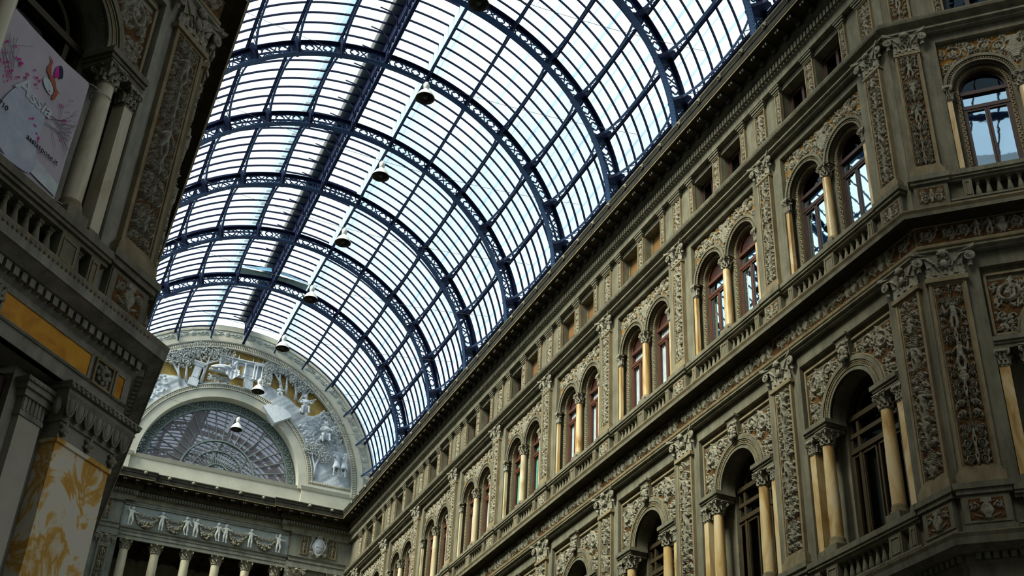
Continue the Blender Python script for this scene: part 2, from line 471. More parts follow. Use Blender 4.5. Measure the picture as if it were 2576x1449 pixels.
    def scrollband(s, seed, hh):
        rg = random.Random(seed); h = s.h; x = s.x0 + h * .2
        while x < s.x0 + s.w - h * .5:
            t = rg.choice('ssfbv')
            if t == 's':
                sg = rg.choice((-1, 1)); R = h * rg.uniform(.26, .36)
                s.spiral(x + R, h * .48, R, 1.8, rg.random() * 6, sg, h * .05, hh); s.rosette(x + R, h * .48, h * .11, hh); x += R * 2.3
            elif t == 'f':
                s.figure(x + h * .22, h * .04, h * .9, rg, hh * 1.1); x += h * .55
            elif t == 'b':            # a prancing beast
                s.stroke([(x + h * .1, h * .5), (x + h * .55, h * .55)], h * .15, h * .13, hh * 1.1); s.dot(x + h * .72, h * .75, h * .11, hh * 1.2)
                s.stroke([(x + h * .58, h * .58), (x + h * .70, h * .72)], h * .08, h * .07, hh)
                for q in (.12, .28, .5, .62): s.stroke([(x + h * q, h * .45), (x + h * (q + rg.uniform(-.1, .12)), h * .08)], h * .05, h * .035, hh)
                s.stroke([(x + h * .05, h * .5), (x - h * .1, h * .75)], h * .04, h * .03, hh); x += h * .95
            else:
                s.vase(x + h * .2, h * .08, h * .75, hh); x += h * .5
            s.stroke([(x - h * .3, h * .15), (x - h * .1, h * .35), (x + h * .1, h * .8)], h * .035, h * .03, hh * .7)
        for k in range(int(s.w / h * 7)):
            s.leaf(s.x0 + rg.random() * s.w, rg.random() * h, rg.random() * 6.3, h * .2, h * .045, hh * rg.uniform(.3, .6))
        return s
    def fill(s, seed, hh, sz, n):
        rg = random.Random(seed)
        for k in range(n):
            x = s.x0 + rg.random() * s.w; z = rg.random() * s.h
            t = rg.random()
            if t < .4: s.spiral(x, z, sz * rg.uniform(.6, 1), 1.4, rg.random() * 6.3, rg.choice((-1, 1)), sz * .2, hh)
            elif t < .6: s.rosette(x, z, sz * .6, hh)
            else: s.leaf(x, z, rg.random() * 6.3, sz * 1.4, sz * .32, hh * .9)
        return s
    def mesh(s, name, mats, thr=.010, mask=None, y0=0.0, bend=None, off=(0, 0), edge=True):
        H = s.H.copy()
        if edge: H[0, :] = 0; H[-1, :] = 0; H[:, 0] = 0; H[:, -1] = 0
        XX, ZZ = np.meshgrid(s.X + off[0], s.Z + off[1])
        if bend:                        # wrap the strip round an arc: x -> angle, z -> radius
            R0 = bend
            th = XX / R0; r = R0 + ZZ
            PX, PZ = r * np.sin(th), r * np.cos(th)
        else: PX, PZ = XX, ZZ
        co = np.stack([PX, y0 - H, PZ], -1).reshape(-1, 3)
        idx = np.arange((s.nz + 1) * (s.nx + 1)).reshape(s.nz + 1, s.nx + 1)
        q = np.stack([idx[:-1, :-1], idx[:-1, 1:], idx[1:, 1:], idx[1:, :-1]], -1).reshape(-1, 4)
        hm = ((H[:-1, :-1] + H[:-1, 1:] + H[1:, 1:] + H[1:, :-1]) / 4).reshape(-1)
        if mask is not None:
            cx = ((XX[:-1, :-1] + XX[1:, 1:]) / 2).reshape(-1); cz = ((ZZ[:-1, :-1] + ZZ[1:, 1:]) / 2).reshape(-1)
            k = mask(cx, cz); q = q[k]; hm = hm[k]
            used = np.unique(q); remap = np.full(co.shape[0], -1); remap[used] = np.arange(len(used))
            co = co[used]; q = remap[q]
        me = bpy.data.meshes.new(name)
        nq = len(q)
        me.vertices.add(len(co)); me.vertices.foreach_set('co', co.reshape(-1).astype(np.float32))
        me.loops.add(nq * 4); me.loops.foreach_set('vertex_index', q.reshape(-1).astype(np.int32))
        me.polygons.add(nq)
        me.polygons.foreach_set('loop_start', np.arange(0, nq * 4, 4, dtype=np.int32))
        for m in mats: me.materials.append(m)
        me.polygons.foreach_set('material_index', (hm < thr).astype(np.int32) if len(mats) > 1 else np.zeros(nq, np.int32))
        me.polygons.foreach_set('use_smooth', np.ones(nq, bool))
        me.update(calc_edges=True); me.validate()
        return me

RM = {}
def relief_mesh(key, fn):
    if key not in RM: RM[key] = fn()
    return RM[key]

CG = lambda: [M['carved'], M['ground']]
CGG = lambda: [M['carved'], M['goldground']]

# ------------------------------------------------------------------ shared ornament
def acanthus(mb, c, a, r, z0, h, w, curl, mi=0):
    """one leaf hugging a bell of radius r, tip curling out"""
    ca, sa = math.cos(a), math.sin(a)
    v = []; n = 6
    for k in range(n + 1):
        t = k / n
        rr = r + .02 + curl * max(0, t - .55) ** 1.4 * 3.0
        z = z0 + h * (t if t < .85 else .85 + (.85 - t) * .6)
        ww = w * (1.0 - .25 * t) * (1 + .18 * math.cos(t * 18)) * (1 if t < .9 else .6)
        for u, dd in ((-1, -.02), (-.45, .012), (0, .03), (.45, .012), (1, -.02)):
            x = rr + dd; y = u * ww
            v.append((c[0] + x * ca - y * sa, c[1] + x * sa + y * ca, z))
    f = [(k * 5 + i, k * 5 + i + 1, (k + 1) * 5 + i + 1, (k + 1) * 5 + i) for k in range(n) for i in range(4)]
    mb.add(v, f, mi, True)

def volute(mb, c, ax, R, r, turns=1.7, n=26, mi=0, sg=1, depth=None):
    """scroll in the vertical plane spanned by ax (unit xy) and z"""
    pts = []; rs = []
    for k in range(n + 1):
        t = k / n; a = PI / 2 - sg * 0 - 2 * PI * turns * t
        q = R * (1 - t) ** .8 + r * .3
        pts.append((c[0] + ax[0] * q * math.cos(a), c[1] + ax[1] * q * math.cos(a), c[2] + q * math.sin(a)))
        rs.append(r * (1 - .45 * t))
    mb.tube(pts, rs, 6, mi)
    mb.ball(c, r * 1.3, 6, mi)

def corinthian(mb, c, r, z0, h, mi=0):
    """round capital: astragal, bell, two leaf rows, corner volutes, concave abacus"""
    mb.lathe([(r * 1.0, z0), (r * 1.18, z0 + .01), (r * 1.18, z0 + .04 * h + .01), (r * .98, z0 + .08 * h), (r * 1.0, z0 + .5 * h), (r * 1.25, z0 + .86 * h)], 14, c, mi)
    for k in range(8): acanthus(mb, c, 2 * PI * (k + .5) / 8, r, z0 + .06 * h, .42 * h, r * .36, r * .55, mi)
    for k in range(8): acanthus(mb, c, 2 * PI * k / 8, r * 1.02, z0 + .25 * h, .5 * h, r * .34, r * .7, mi)
    for k in range(4):
        a = PI / 4 + k * PI / 2; ax = (math.cos(a), math.sin(a))
        volute(mb, (c[0] + ax[0] * r * 1.65, c[1] + ax[1] * r * 1.65, z0 + .72 * h), ax, h * .14, h * .05, mi=mi, n=16, turns=1.5)
        mb.tube([(c[0] + ax[0] * r * .9, c[1] + ax[1] * r * .9, z0 + .42 * h), (c[0] + ax[0] * r * 1.2, c[1] + ax[1] * r * 1.2, z0 + .72 * h), (c[0] + ax[0] * r * 1.65, c[1] + ax[1] * r * 1.65, z0 + .87 * h)], h * .045, 5, mi)
        b = k * PI / 2
        mb.ball((c[0] + math.cos(b) * r * 1.38, c[1] + math.sin(b) * r * 1.38, z0 + .86 * h), h * .09, 6, mi)
    pts = []
    for k in range(4):
        a0 = PI / 4 + k * PI / 2
        for t in range(8):
            u = t / 8 - .0; a = a0 + u * PI / 2
            s = abs(math.sin((a - PI / 4) * 2))
            q = r * 2.05 * (1 - .32 * math.sin(u * PI) ** .7)
            pts.append((c[0] + q * math.cos(a), c[1] + q * math.sin(a)))
    n = len(pts)
    for za, zb, k in ((.86, .93, .95), (.93, 1.0, 1.04)):
        v = [(c[0] + (x - c[0]) * k, c[1] + (y - c[1]) * k, z0 + za * h) for x, y in pts] + [(c[0] + (x - c[0]) * k, c[1] + (y - c[1]) * k, z0 + zb * h) for x, y in pts]
        mb.add(v, [tuple(range(n)), tuple(range(2 * n - 1, n - 1, -1))] + [(i, (i + 1) % n, n + (i + 1) % n, n + i) for i in range(n)], mi)

def flat_capital(mb, w, z0, h, y0, mi=0, mask=False):
    """pilaster capital: flared bell, leaves, big corner scrolls on stalks, dished abacus"""
    hw = w / 2
    v = []
    for t, k, d in ((0, .92, 0), (.12, .90, 0), (.55, .98, -.02), (.9, 1.12, -.06)):
        v += [(-hw * k, y0 + d, z0 + t * h), (hw * k, y0 + d, z0 + t * h), (hw * k, y0 + .14, z0 + t * h), (-hw * k, y0 + .14, z0 + t * h)]
    f = []
    for j in range(3):
        for i in range(4):
            f.append((j * 4 + i, j * 4 + (i + 1) % 4, (j + 1) * 4 + (i + 1) % 4, (j + 1) * 4 + i))
    mb.add(v, f, mi)
    for i in (-1, -.34, .34, 1):
        acanthus(mb, (i * hw * .84, y0 + .02), -PI / 2, 0, z0 + .03 * h, .48 * h, w * .12, .05, mi)
    for i in (-.66, 0, .66):
        acanthus(mb, (i * hw * .84, y0 + .02), -PI / 2, 0, z0 + .12 * h, .5 * h, w * .11, .07, mi)
    for sg in (-1, 1):
        cx = sg * hw * 1.38; cz = z0 + .66 * h; cy = y0 - .06
        pts = []; rs = []
        for k in range(27):
            t = k / 26; a = PI / 2 + sg * (-1) * 2 * PI * 1.8 * t * 1.0
            q = .155 * h * (1 - t) ** .8 + .012
            pts.append((cx - sg * 0 + q * math.cos(a) * 1.0, cy - .02 * t, cz + q * math.sin(a)))
            rs.append(.052 * h * (1 - .4 * t))
        stalk = [(sg * hw * .30, y0 - .02, z0 + .22 * h), (sg * hw * .52, y0 - .035, z0 + .55 * h), (sg * hw * .95, y0 - .05, z0 + .80 * h)]
        mb.tube(stalk + pts, [.035 * h, .045 * h, .052 * h] + rs, 6, mi)
        mb.ball((cx, cy - .03, cz), .05 * h, 6, mi)
        # small inner scroll and hanging leaf under the volute
        mb.tube([(sg * hw * .1, y0 - .03, z0 + .3 * h), (sg * hw * .35, y0 - .05, z0 + .62 * h), (sg * hw * .2, y0 - .05, z0 + .74 * h), (sg * hw * .08, y0 - .05, z0 + .64 * h)], .03 * h, 5, mi)
        acanthus(mb, (cx, cy + .06), -PI / 2, 0, cz - .34 * h, .24 * h, .05, .04, mi)
    # boss at the middle of the abacus
    mb.ball((0, y0 - .09, z0 + .90 * h), (.16 * h, .06, .14 * h), 8, mi)
    for k in range(5): mb.ball((.15 * h * math.cos(PI * k / 4), y0 - .10, z0 + .86 * h + .13 * h * math.sin(PI * k / 4)), .06 * h, 6, mi)
    if mask:
        mb.ball((0, y0 - .05, z0 + .5 * h), (.13 * h, .06, .17 * h), 8, mi)
    top = []
    n = 12
    W = hw * 1.72
    for k in range(n + 1):
        t = -1 + 2 * k / n
        top.append((t * W, y0 - .02 - .13 * abs(t) ** 1.6))
    v = [(x, y, z0 + .88 * h + .05 * h * abs(x / W) ** 2) for x, y in top] + [(W, y0 + .14, z0 + .93 * h), (-W, y0 + .14, z0 + .93 * h)]
    m = len(v)
    v2 = [(x * 1.02, y - (.015 if i <= n else 0), z0 + h + .05 * h * min(1, abs(x / W)) ** 2) for i, (x, y, z) in enumerate(v)]
    mb.add(v + v2, [tuple(range(m)), tuple(range(2 * m - 1, m - 1, -1))] + [(i, (i + 1) % m, m + (i + 1) % m, m + i) for i in range(m)], mi)

def framed_panel(mb, w, z0, z1, y0, y1, fw, mi=0):
    """two-step frame around a sunk panel whose back is at y0+.05"""
    hw = w / 2
    mb.box(-hw, -hw + fw, y0, y1, z0, z1, mi); mb.box(hw - fw, hw, y0, y1, z0, z1, mi)
    mb.box(-hw + fw, hw - fw, y0, y1 - .002, z1 - fw, z1 - .001, mi); mb.box(-hw + fw, hw - fw, y0, y1 - .002, z0 + .001, z0 + fw, mi)
    e = fw * .55; q = hw - fw; za, zb = z0 + fw, z1 - fw
    mb.box(-q, -q + e, y0 + .025, y1 - .01, za, zb, mi); mb.box(q - e, q, y0 + .025, y1 - .01, za, zb, mi)
    mb.box(-q + e, q - e, y0 + .025, y1 - .012, zb - e, zb, mi); mb.box(-q + e, q - e, y0 + .025, y1 - .012, za, za + e, mi)
    mb.box(-q + e, q - e, y0 + .05, y1 - .015, za + e, zb - e, mi)

def wavy_curtain(w, z0, z1, y, folds, amp=.03):
    mb = MB(); n = folds * 6; v = []
    for k in range(n + 1):
        x = -w / 2 + w * k / n
        yy = y + amp * math.sin(2 * PI * folds * k / n + .6 * math.sin(k))
        v += [(x, yy, z0), (x, yy, z1)]
    mb.add(v, [(2 * k, 2 * k + 2, 2 * k + 3, 2 * k + 1) for k in range(n)], 0, True)
    return mb

# ------------------------------------------------------------------ facade things
def b_pilaster_upper(seed):
    def f(r):
        o = (0, 0, -17.31)
        mb = MB(o); mb.box(-.36, .36, -.02, .2, 17.31, 18.22); mb.box(-.39, .39, -.05, .2, 17.31, 17.52); mb.box(-.34, .34, -.035, .1, 17.62, 18.18)
        p = obj('pedestal', mb, M['stone'], r)
        h = relief_mesh('pedU', lambda: HF(.54, .42, .012).candelabra(5, .05, False).mesh('pedestal_relief', CG()))
        obj('pedestal_relief', h, None, p, loc=(0, -.036, 17.70 - 17.31))
        mb = MB(o); mb.box(-.41, .41, -.09, .2, 18.22, 18.30); mb.box(-.45, .45, -.13, .2, 18.30, 18.43)
        obj('pedestal_cap', mb, M['stone'], r)
        mb = MB(o); mb.box(-.37, .37, -.05, .15, 18.43, 18.60); mb.box(-.34, .34, -.03, .15, 18.60, 18.66); mb.box(-.31, .31, -.015, .15, 18.66, 18.72)
        obj('base', mb, M['trim'], r)
        mb = MB(o); framed_panel(mb, .57, 18.72, 22.08, 0, .14, .05); mb.box(-.31, .31, -.02, .14, 22.06, 22.13)
        obj('shaft_frame', mb, M['trim'], r)
        h = relief_mesh('pilU%d' % seed, lambda: HF(.40, 3.22, .011).candelabra(seed, .075).mesh('carved_panel', CG()))
        obj('carved_panel', h, None, r, loc=(0, .045, 18.79 - 17.31))
        mb = MB(o); flat_capital(mb, .56, 22.13, .56, 0)
        obj('capital', mb, M['carved'], r)
    return f

def b_pilaster_main(seed):
    def f(r):
        o = (0, 0, -10.1)
        mb = MB(o); mb.box(-.44, .44, -.0, .2, 10.1, 11.0); mb.box(-.48, .48, -.03, .2, 10.1, 10.36); mb.box(-.42, .42, -.02, .1, 10.42, 10.95)
        p = obj('pedestal', mb, M['stone'], r)
        h = relief_mesh('pedM', lambda: HF(.62, .42, .011).candelabra(11, .055, False).mesh('pedestal_relief', CG()))
        obj('pedestal_relief', h, None, p, loc=(0, -.022, 10.47 - 10.1))
        mb = MB(o); mb.box(-.50, .50, -.06, .2, 10.98, 11.08); mb.box(-.54, .54, -.10, .2, 11.08, 11.20)
        obj('pedestal_cap', mb, M['stone'], r)
        mb = MB(o); mb.box(-.45, .45, -.03, .15, 11.20, 11.40); mb.box(-.42, .42, -.01, .15, 11.40, 11.45); mb.box(-.39, .39, .005, .15, 11.45, 11.50)
        obj('base', mb, M['trim'], r)
        mb = MB(o); framed_panel(mb, .75, 11.50, 15.74, .03, .16, .065); mb.box(-.43, .43, -.02, .16, 15.72, 15.82)
        obj('shaft_frame', mb, M['trim'], r)
        h = relief_mesh('pilM%d' % seed, lambda: HF(.52, 4.05, .011).candelabra(seed, .10).mesh('carved_panel', CG()))
        obj('carved_panel', h, None, r, loc=(0, .078, 11.58 - 10.1))
        mb = MB(o); flat_capital(mb, .74, 15.82, .62, .03, mask=True)
        obj('capital', mb, M['carved'], r)
    return f

def room_box(x0, x1, y0, y1, z0, z1):
    """open-fronted dark room behind a window"""
    mb = MB(); mb.box(x0, x1, y1, y1 + .05, z0, z1); mb.box(x0 - .05, x0, y0, y1 + .05, z0, z1); mb.box(x1, x1 + .05, y0, y1 + .05, z0, z1)
    mb.box(x0, x1, y0, y1, z1, z1 + .05); mb.box(x0, x1, y0, y1, z0 - .05, z0)
    return mb

def b_archivolt_upper(r):
    o = (0, 0, -20.98)
    mb = MB(o)
    mb.arcband(0, 20.98, .64, .83, .20, .30); mb.arcband(0, 20.98, .755, .83, .155, .25); mb.arcband(0, 20.98, .64, .675, .175, .25)
    obj('moulding', mb, M['stone'], r)
    mb = MB(o)
    for k in range(38):
        a = PI * (k + .5) / 38
        mb.ball((.715 * math.cos(a), .20, 20.98 + .715 * math.sin(a)), (.026, .03, .026), 6)
    obj('bead_row', mb, M['trim'], r)
    mb = MB(o); mb.arcband(0, 20.98, .525, .60, .345, .385)
    for sg in (-1, 1): mb.box(sg * .5625 - .0375, sg * .5625 + .0375, .345, .385, 18.43, 20.98)
    rg = random.Random(3)
    for k in range(30):
        a = PI * (k + .5) / 30
        mb.ball((.56 * math.cos(a), .345, 20.98 + .56 * math.sin(a)), (.03, .03, .022), 5)
    for sg in (-1, 1):
        for k in range(34): mb.ball((sg * .56 + .012 * (-1) ** k, .345, 18.5 + k * .073), (.03, .03, .026), 5)
    obj('leaf_moulding', mb, M['trim'], r)

def b_column_upper(mat):
  def f(r):
    o = (0, 0, -18.43); c = (0, 0)
    mb = MB(o); mb.box(-.19, .19, -.19, .19, 18.43, 18.64); obj('plinth', mb, M['stone'], r)
    mb = MB(o); mb.lathe([(.16, 18.64), (.165, 18.68), (.14, 18.71), (.15, 18.75), (.125, 18.79)], 16, c); obj('base', mb, M['trim'], r)
    mb = MB(o); mb.lathe([(.120, 18.79), (.120, 19.4), (.104, 20.60)], 20, c); obj('shaft', mb, M[mat], r)
    mb = MB(o); corinthian(mb, c, .105, 20.60, .38); obj('capital', mb, M['carved'], r)
  return f

def b_jamb_pilaster(zb, zp, zs, zt, w, d, mat):
    def f(r):
        o = (0, 0, -zb); hw = w / 2
        mb = MB(o); mb.box(-hw - .03, hw + .03, -.03, d, zb, zp - .04); mb.box(-hw - .015, hw + .015, -.015, d, zp - .04, zp); obj('plinth', mb, M['stone'], r)
        mb = MB(o); mb.box(-hw, hw, 0, d, zp, zs); obj('shaft', mb, M[mat], r)
        mb = MB(o)
        h = zt - zs
        mb.box(-hw - .012, hw + .012, -.012, d, zs, zs + .03)
        mb.box(-hw, hw, 0, d, zs, zt - .05)
        for k in (-1, 0, 1):
            acanthus(mb, (k * hw * .8, .0), -PI / 2, 0, zs + .03, .5 * h, w * .2, .05)
        for k in (-.5, .5): acanthus(mb, (k * hw * .9, .0), -PI / 2, 0, zs + .12, .62 * h, w * .2, .07)
        for sg in (-1, 1):
            volute(mb, (sg * hw * 1.05, -.05, zs + .74 * h), (sg * .7, -.7), h * .13, h * .05, n=14, turns=1.4)
        for k in range(3):
            acanthus(mb, (hw, d * (.2 + .3 * k)), 0, 0, zs + .05, .6 * h, w * .2, .05)
            acanthus(mb, (-hw, d * (.2 + .3 * k)), PI, 0, zs + .05, .6 * h, w * .2, .05)
        mb.box(-hw - .05, hw + .05, -.07, d, zt - .06, zt)
        obj('capital', mb, M['carved'], r)
    return f

def baluster(mb, x, y, z0, z1):
    h = z1 - z0
    mb.box(x - .055, x + .055, y - .055, y + .055, z0, z0 + .10 * h)
    mb.lathe([(.04, z0 + .10 * h), (.055, z0 + .14 * h), (.066, z0 + .22 * h), (.068, z0 + .30 * h), (.05, z0 + .48 * h), (.034, z0 + .68 * h), (.032, z0 + .78 * h), (.05, z0 + .81 * h), (.05, z0 + .86 * h), (.038, z0 + .89 * h)], 10, (x, y))
    mb.box(x - .05, x + .05, y - .05, y + .05, z0 + .89 * h, z1)

def b_balustrade(zl, zp, zr, zt, peds, runs, hw):
    """zl ledge, zp top of plinth, zr underside of rail, zt top of rail"""
    def f(r):
        o = (0, 0, -zl)
        mb = MB(o); mb.box(-hw, hw, -.02, .30, zl, zp - .05); mb.box(-hw, hw, -.04, .32, zp - .05, zp); obj('plinth', mb, M['stone'], r)
        mb = MB(o); mb.box(-hw, hw, .0, .30, zr, zr + .06); mb.box(-hw, hw, -.05, .33, zr + .06, zr + .12); mb.box(-hw, hw, -.08, .35, zr + .12, zt); obj('rail', mb, M['stone'], r)
        for x0, x1 in peds:
            mb = MB(o); mb.box(x0, x1, .0, .30, zp, zr)
            m_ = min(.05, (x1 - x0) * .2)
            mb.box(x0 + m_, x0 + m_ + .02, -.018, .01, zp + .06, zr - .06, 1); mb.box(x1 - m_ - .02, x1 - m_, -.018, .01, zp + .06, zr - .06, 1)
            mb.box(x0 + m_, x1 - m_, -.018, .01, zr - .08, zr - .06, 1); mb.box(x0 + m_, x1 - m_, -.018, .01, zp + .06, zp + .08, 1)
            obj('pedestal', mb, [M['stone'], M['trim']], r)
        me = None
        for a, b in runs:
            n = max(1, int(round((b - a) / .205)))
            for k in range(n):
                if me is None:
                    mb = MB(); baluster(mb, 0, 0, 0, zr - zp); me = mb.mesh('baluster', [M['stone']])
                obj('baluster', me, None, r, loc=(a + (b - a) * (k + .5) / n, .13, zp - zl))
    return f

def b_window_upper(curtain=None, wood='wood', glass='glass'):
    """arched casement window, origin at sill middle, y=0 is the front of its frame"""
    def f(r):
        zs = 2.55; R = .52
        mb = MB(); mb.arcband(0, zs, R - .055, R + .03, 0, .09); mb.box(-R - .03, -R + .055, 0, .09, -.05, zs); mb.box(R - .055, R + .03, 0, .09, -.05, zs)
        mb.box(-R, R, -.02, .09, zs - .10, zs + .0); mb.box(-R, R, -.01, .09, zs - .52, zs - .42); mb.box(-R, R, 0, .09, -.05, .04)
        obj('frame', mb, M[wood], r)
        mb = MB(); P = [(-R, zs)] + [(-R * math.cos(PI * k / 20), zs + R * math.sin(PI * k / 20)) for k in range(21)] + [(R, zs)]
        mb.add([(x, .05, z) for x, z in P[1:-1]], [tuple(range(21))]); obj('fanlight_pane', mb, M['glassdark' if curtain is None else glass] if wood == 'wood' else M['wood'], r)
        mb = MB(); mb.add([(-R, .05, zs - .42), (R, .05, zs - .42), (R, .05, zs - .1), (-R, .05, zs - .1)], [(0, 1, 2, 3)]); obj('transom_pane', mb, M[glass], r)
        for sg in (-1, 1):
            x0, x1 = (-R + .05, -.005) if sg < 0 else (.005, R - .05)
            mb = MB(); z0, z1 = .03, zs - .52
            mb.box(x0, x0 + .05, .005, .07, z0, z1); mb.box(x1 - .05, x1, .005, .07, z0, z1); mb.box(x0, x1, .005, .07, z0, z0 + .09); mb.box(x0, x1, .005, .07, z1 - .06, z1)
            cs = obj('casement', mb, M[wood], r)
            mb = MB(); mb.add([(x0, .04, z0), (x1, .04, z0), (x1, .04, z1), (x0, .04, z1)], [(0, 1, 2, 3)]); obj('pane', mb, M[glass], cs)
        if curtain:
            obj('curtain', wavy_curtain(2 * R - .12, 0, zs - .1, .105, 9, .02), M[curtain], r)
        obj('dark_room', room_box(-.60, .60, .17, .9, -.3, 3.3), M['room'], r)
    return f

def b_column_main(mat):
    def f(r):
        o = (0, 0, -11.1); c = (0, 0)
        mb = MB(o); mb.box(-.21, .21, -.21, .21, 11.1, 11.32); obj('plinth', mb, M['stone'], r)
        mb = MB(o); mb.lathe([(.19, 11.32), (.20, 11.37), (.165, 11.42), (.18, 11.46), (.155, 11.52)], 18, c); obj('base', mb, M['trim'], r)
        mb = MB(o); mb.lathe([(.148, 11.52), (.148, 12.3), (.128, 13.68)], 24, c); obj('shaft', mb, M[mat], r)
        mb = MB(o); corinthian(mb, c, .13, 13.68, .37); obj('capital', mb, M['carved'], r)
    return f

def b_archivolt_main(r):
    o = (0, 0, -14.28)
    mb = MB(o)
    mb.arcband(0, 14.28, .80, 1.13, .215, .30, n=40); mb.arcband(0, 14.28, 1.04, 1.13, .175, .26, n=40); mb.arcband(0, 14.28, .80, .86, .19, .26, n=40)
    obj('moulding', mb, M['stone'], r)
    mb = MB(o); mb.arcband(0, 14.28, .905, .925, .195, .25, n=40); mb.arcband(0, 14.28, 1.0, 1.02, .195, .25, n=40)
    for k in range(46):
        a = PI * (k + .5) / 46
        mb.ball((.962 * math.cos(a), .212, 14.28 + .962 * math.sin(a)), (.022, .016, .03), 5)
    obj('bead_row', mb, M['trim'], r)

def b_keystone(r):
    mb = MB()
    mb.add([(-.15, -.02, 0), (.15, -.02, 0), (.21, -.16, .66), (-.21, -.16, .66), (-.15, .2, 0), (.15, .2, 0), (.21, .2, .66), (-.21, .2, .66)], [(0, 3, 2, 1), (4, 5, 6, 7), (0, 1, 5, 4), (1, 2, 6, 5), (2, 3, 7, 6), (3, 0, 4, 7)])
    mb.box(-.24, .24, -.2, .2, .66, .72)
    obj('block', mb, M['stone'], r)
    mb = MB()
    mb.ball((0, -.12, .30), (.12, .10, .16), 10); mb.ball((0, -.22, .27), (.025, .04, .05), 6); mb.ball((0, -.15, .13), (.08, .06, .09), 8)
    for sg in (-1, 1):
        mb.ball((sg * .045, -.20, .33), (.03, .02, .02), 6)
        for k in range(5): mb.ball((sg * (.10 + .02 * (k % 2)), -.12, .46 - .08 * k), (.05, .05, .05), 6)
        mb.tube([(sg * .16, -.10, .62), (sg * .19, -.12, .5), (sg * .12, -.13, .46), (sg * .10, -.13, .54)], .03, 5)
    for k in range(5): mb.ball((-.10 + .05 * k, -.14, .48 + .03 * math.sin(PI * k / 4)), (.04, .05, .05), 6)
    obj('mask', mb, M['carved'], r)

def b_impost(r):
    """moulded block between arch and column, left one; x measured from the bay axis"""
    mb = MB((1.23, 0, 0))
    for z0, z1, e in ((0, .09, .0), (.09, .15, .03), (.15, .25, .07)):
        mb.box(-1.66, -.86 + e, .10 - e, .62, z0, z1)
    obj('mouldings', mb, M['stone'], r)

def b_spandrel_main(r):
    """left spandrel, origin at the bay axis on the springing line"""
    cx = .86
    mb = MB((cx, 0, 0))
    n = 20
    a0, a1 = PI - math.asin(.06), PI / 2 + .20
    mb.arcband(0, 0, 1.14, 1.18, .20, .28, PI / 2 + .14, PI - .08, 20)
    mb.box(-1.61, -1.56, .20, .28, .10, 1.58); mb.box(-1.61, -.16, .20, .28, 1.53, 1.58); mb.box(-1.61, -1.14, .20, .28, .10, .15)
    obj('frame', mb, M['trim'], r)
    def mk():
        h = HF(1.46, 1.42, .014, x0=-1.58)
        rg = random.Random(8)
        h.spiral(-1.2, 1.05, .24, 1.7, 0, 1, .045, .09); h.spiral(-.72, 1.24, .16, 1.5, PI, -1, .035, .08); h.spiral(-1.38, .55, .13, 1.4, 0, -1, .03, .07)
        h.figure(-1.12, .95, .5, rg, .10)
        for k in range(12): h.spiral(-1.55 + rg.random() * 1.4, .2 + rg.random() * 1.2, rg.uniform(.06, .10), 1.4, rg.random() * 6, rg.choice((-1, 1)), .018, .07)
        h.leaf(-.5, 1.3, 0, .3, .05, .08); h.rosette(-1.4, .3, .09, .08)
        for k in range(150):
            h.leaf(-1.58 + rg.random() * 1.46, rg.random() * 1.42, rg.random() * 6.3, .12, .03, .06)
        return h.mesh('relief', CG(), thr=.012, mask=lambda x, z: (x * x + z * z > 1.15 ** 2) & (z > .12), edge=False)
    obj('relief', relief_mesh('spanM', mk), None, r, loc=(cx, .25, 0))

def b_spandrel_upper(r):
    def mk():
        h = HF(3.28, 1.32, .014)
        rg = random.Random(21)
        for cx, cz, R in ((1.3, 1.02, .2), (.92, 1.1, .15), (.62, 1.08, .15), (.33, .98, .17), (1.5, .62, .1)):
            h.spiral(cx, cz, R, 1.6, rg.random() * 6, rg.choice((-1, 1)), .024, .06)
            h.rosette(cx, cz, R * .45, .065)
        for k in range(24): h.spiral(rg.random() * 1.6, .35 + rg.random() * .95, rg.uniform(.06, .11), 1.4, rg.random() * 6, rg.choice((-1, 1)), .016, .05)
        for k in range(190): h.leaf(rg.random() * 1.64, rg.random() * 1.32, rg.random() * 6.3, .08, .02, .045)
        h.mirror(); h.vase(0, .55, .62, .075)
        return h.mesh('relief', CGG(), thr=.011, mask=lambda x, z: ((np.abs(x) - .83) ** 2 + z * z > .82 ** 2) & (z > .03), edge=False)
    obj('relief', relief_mesh('spanU', mk), None, r)

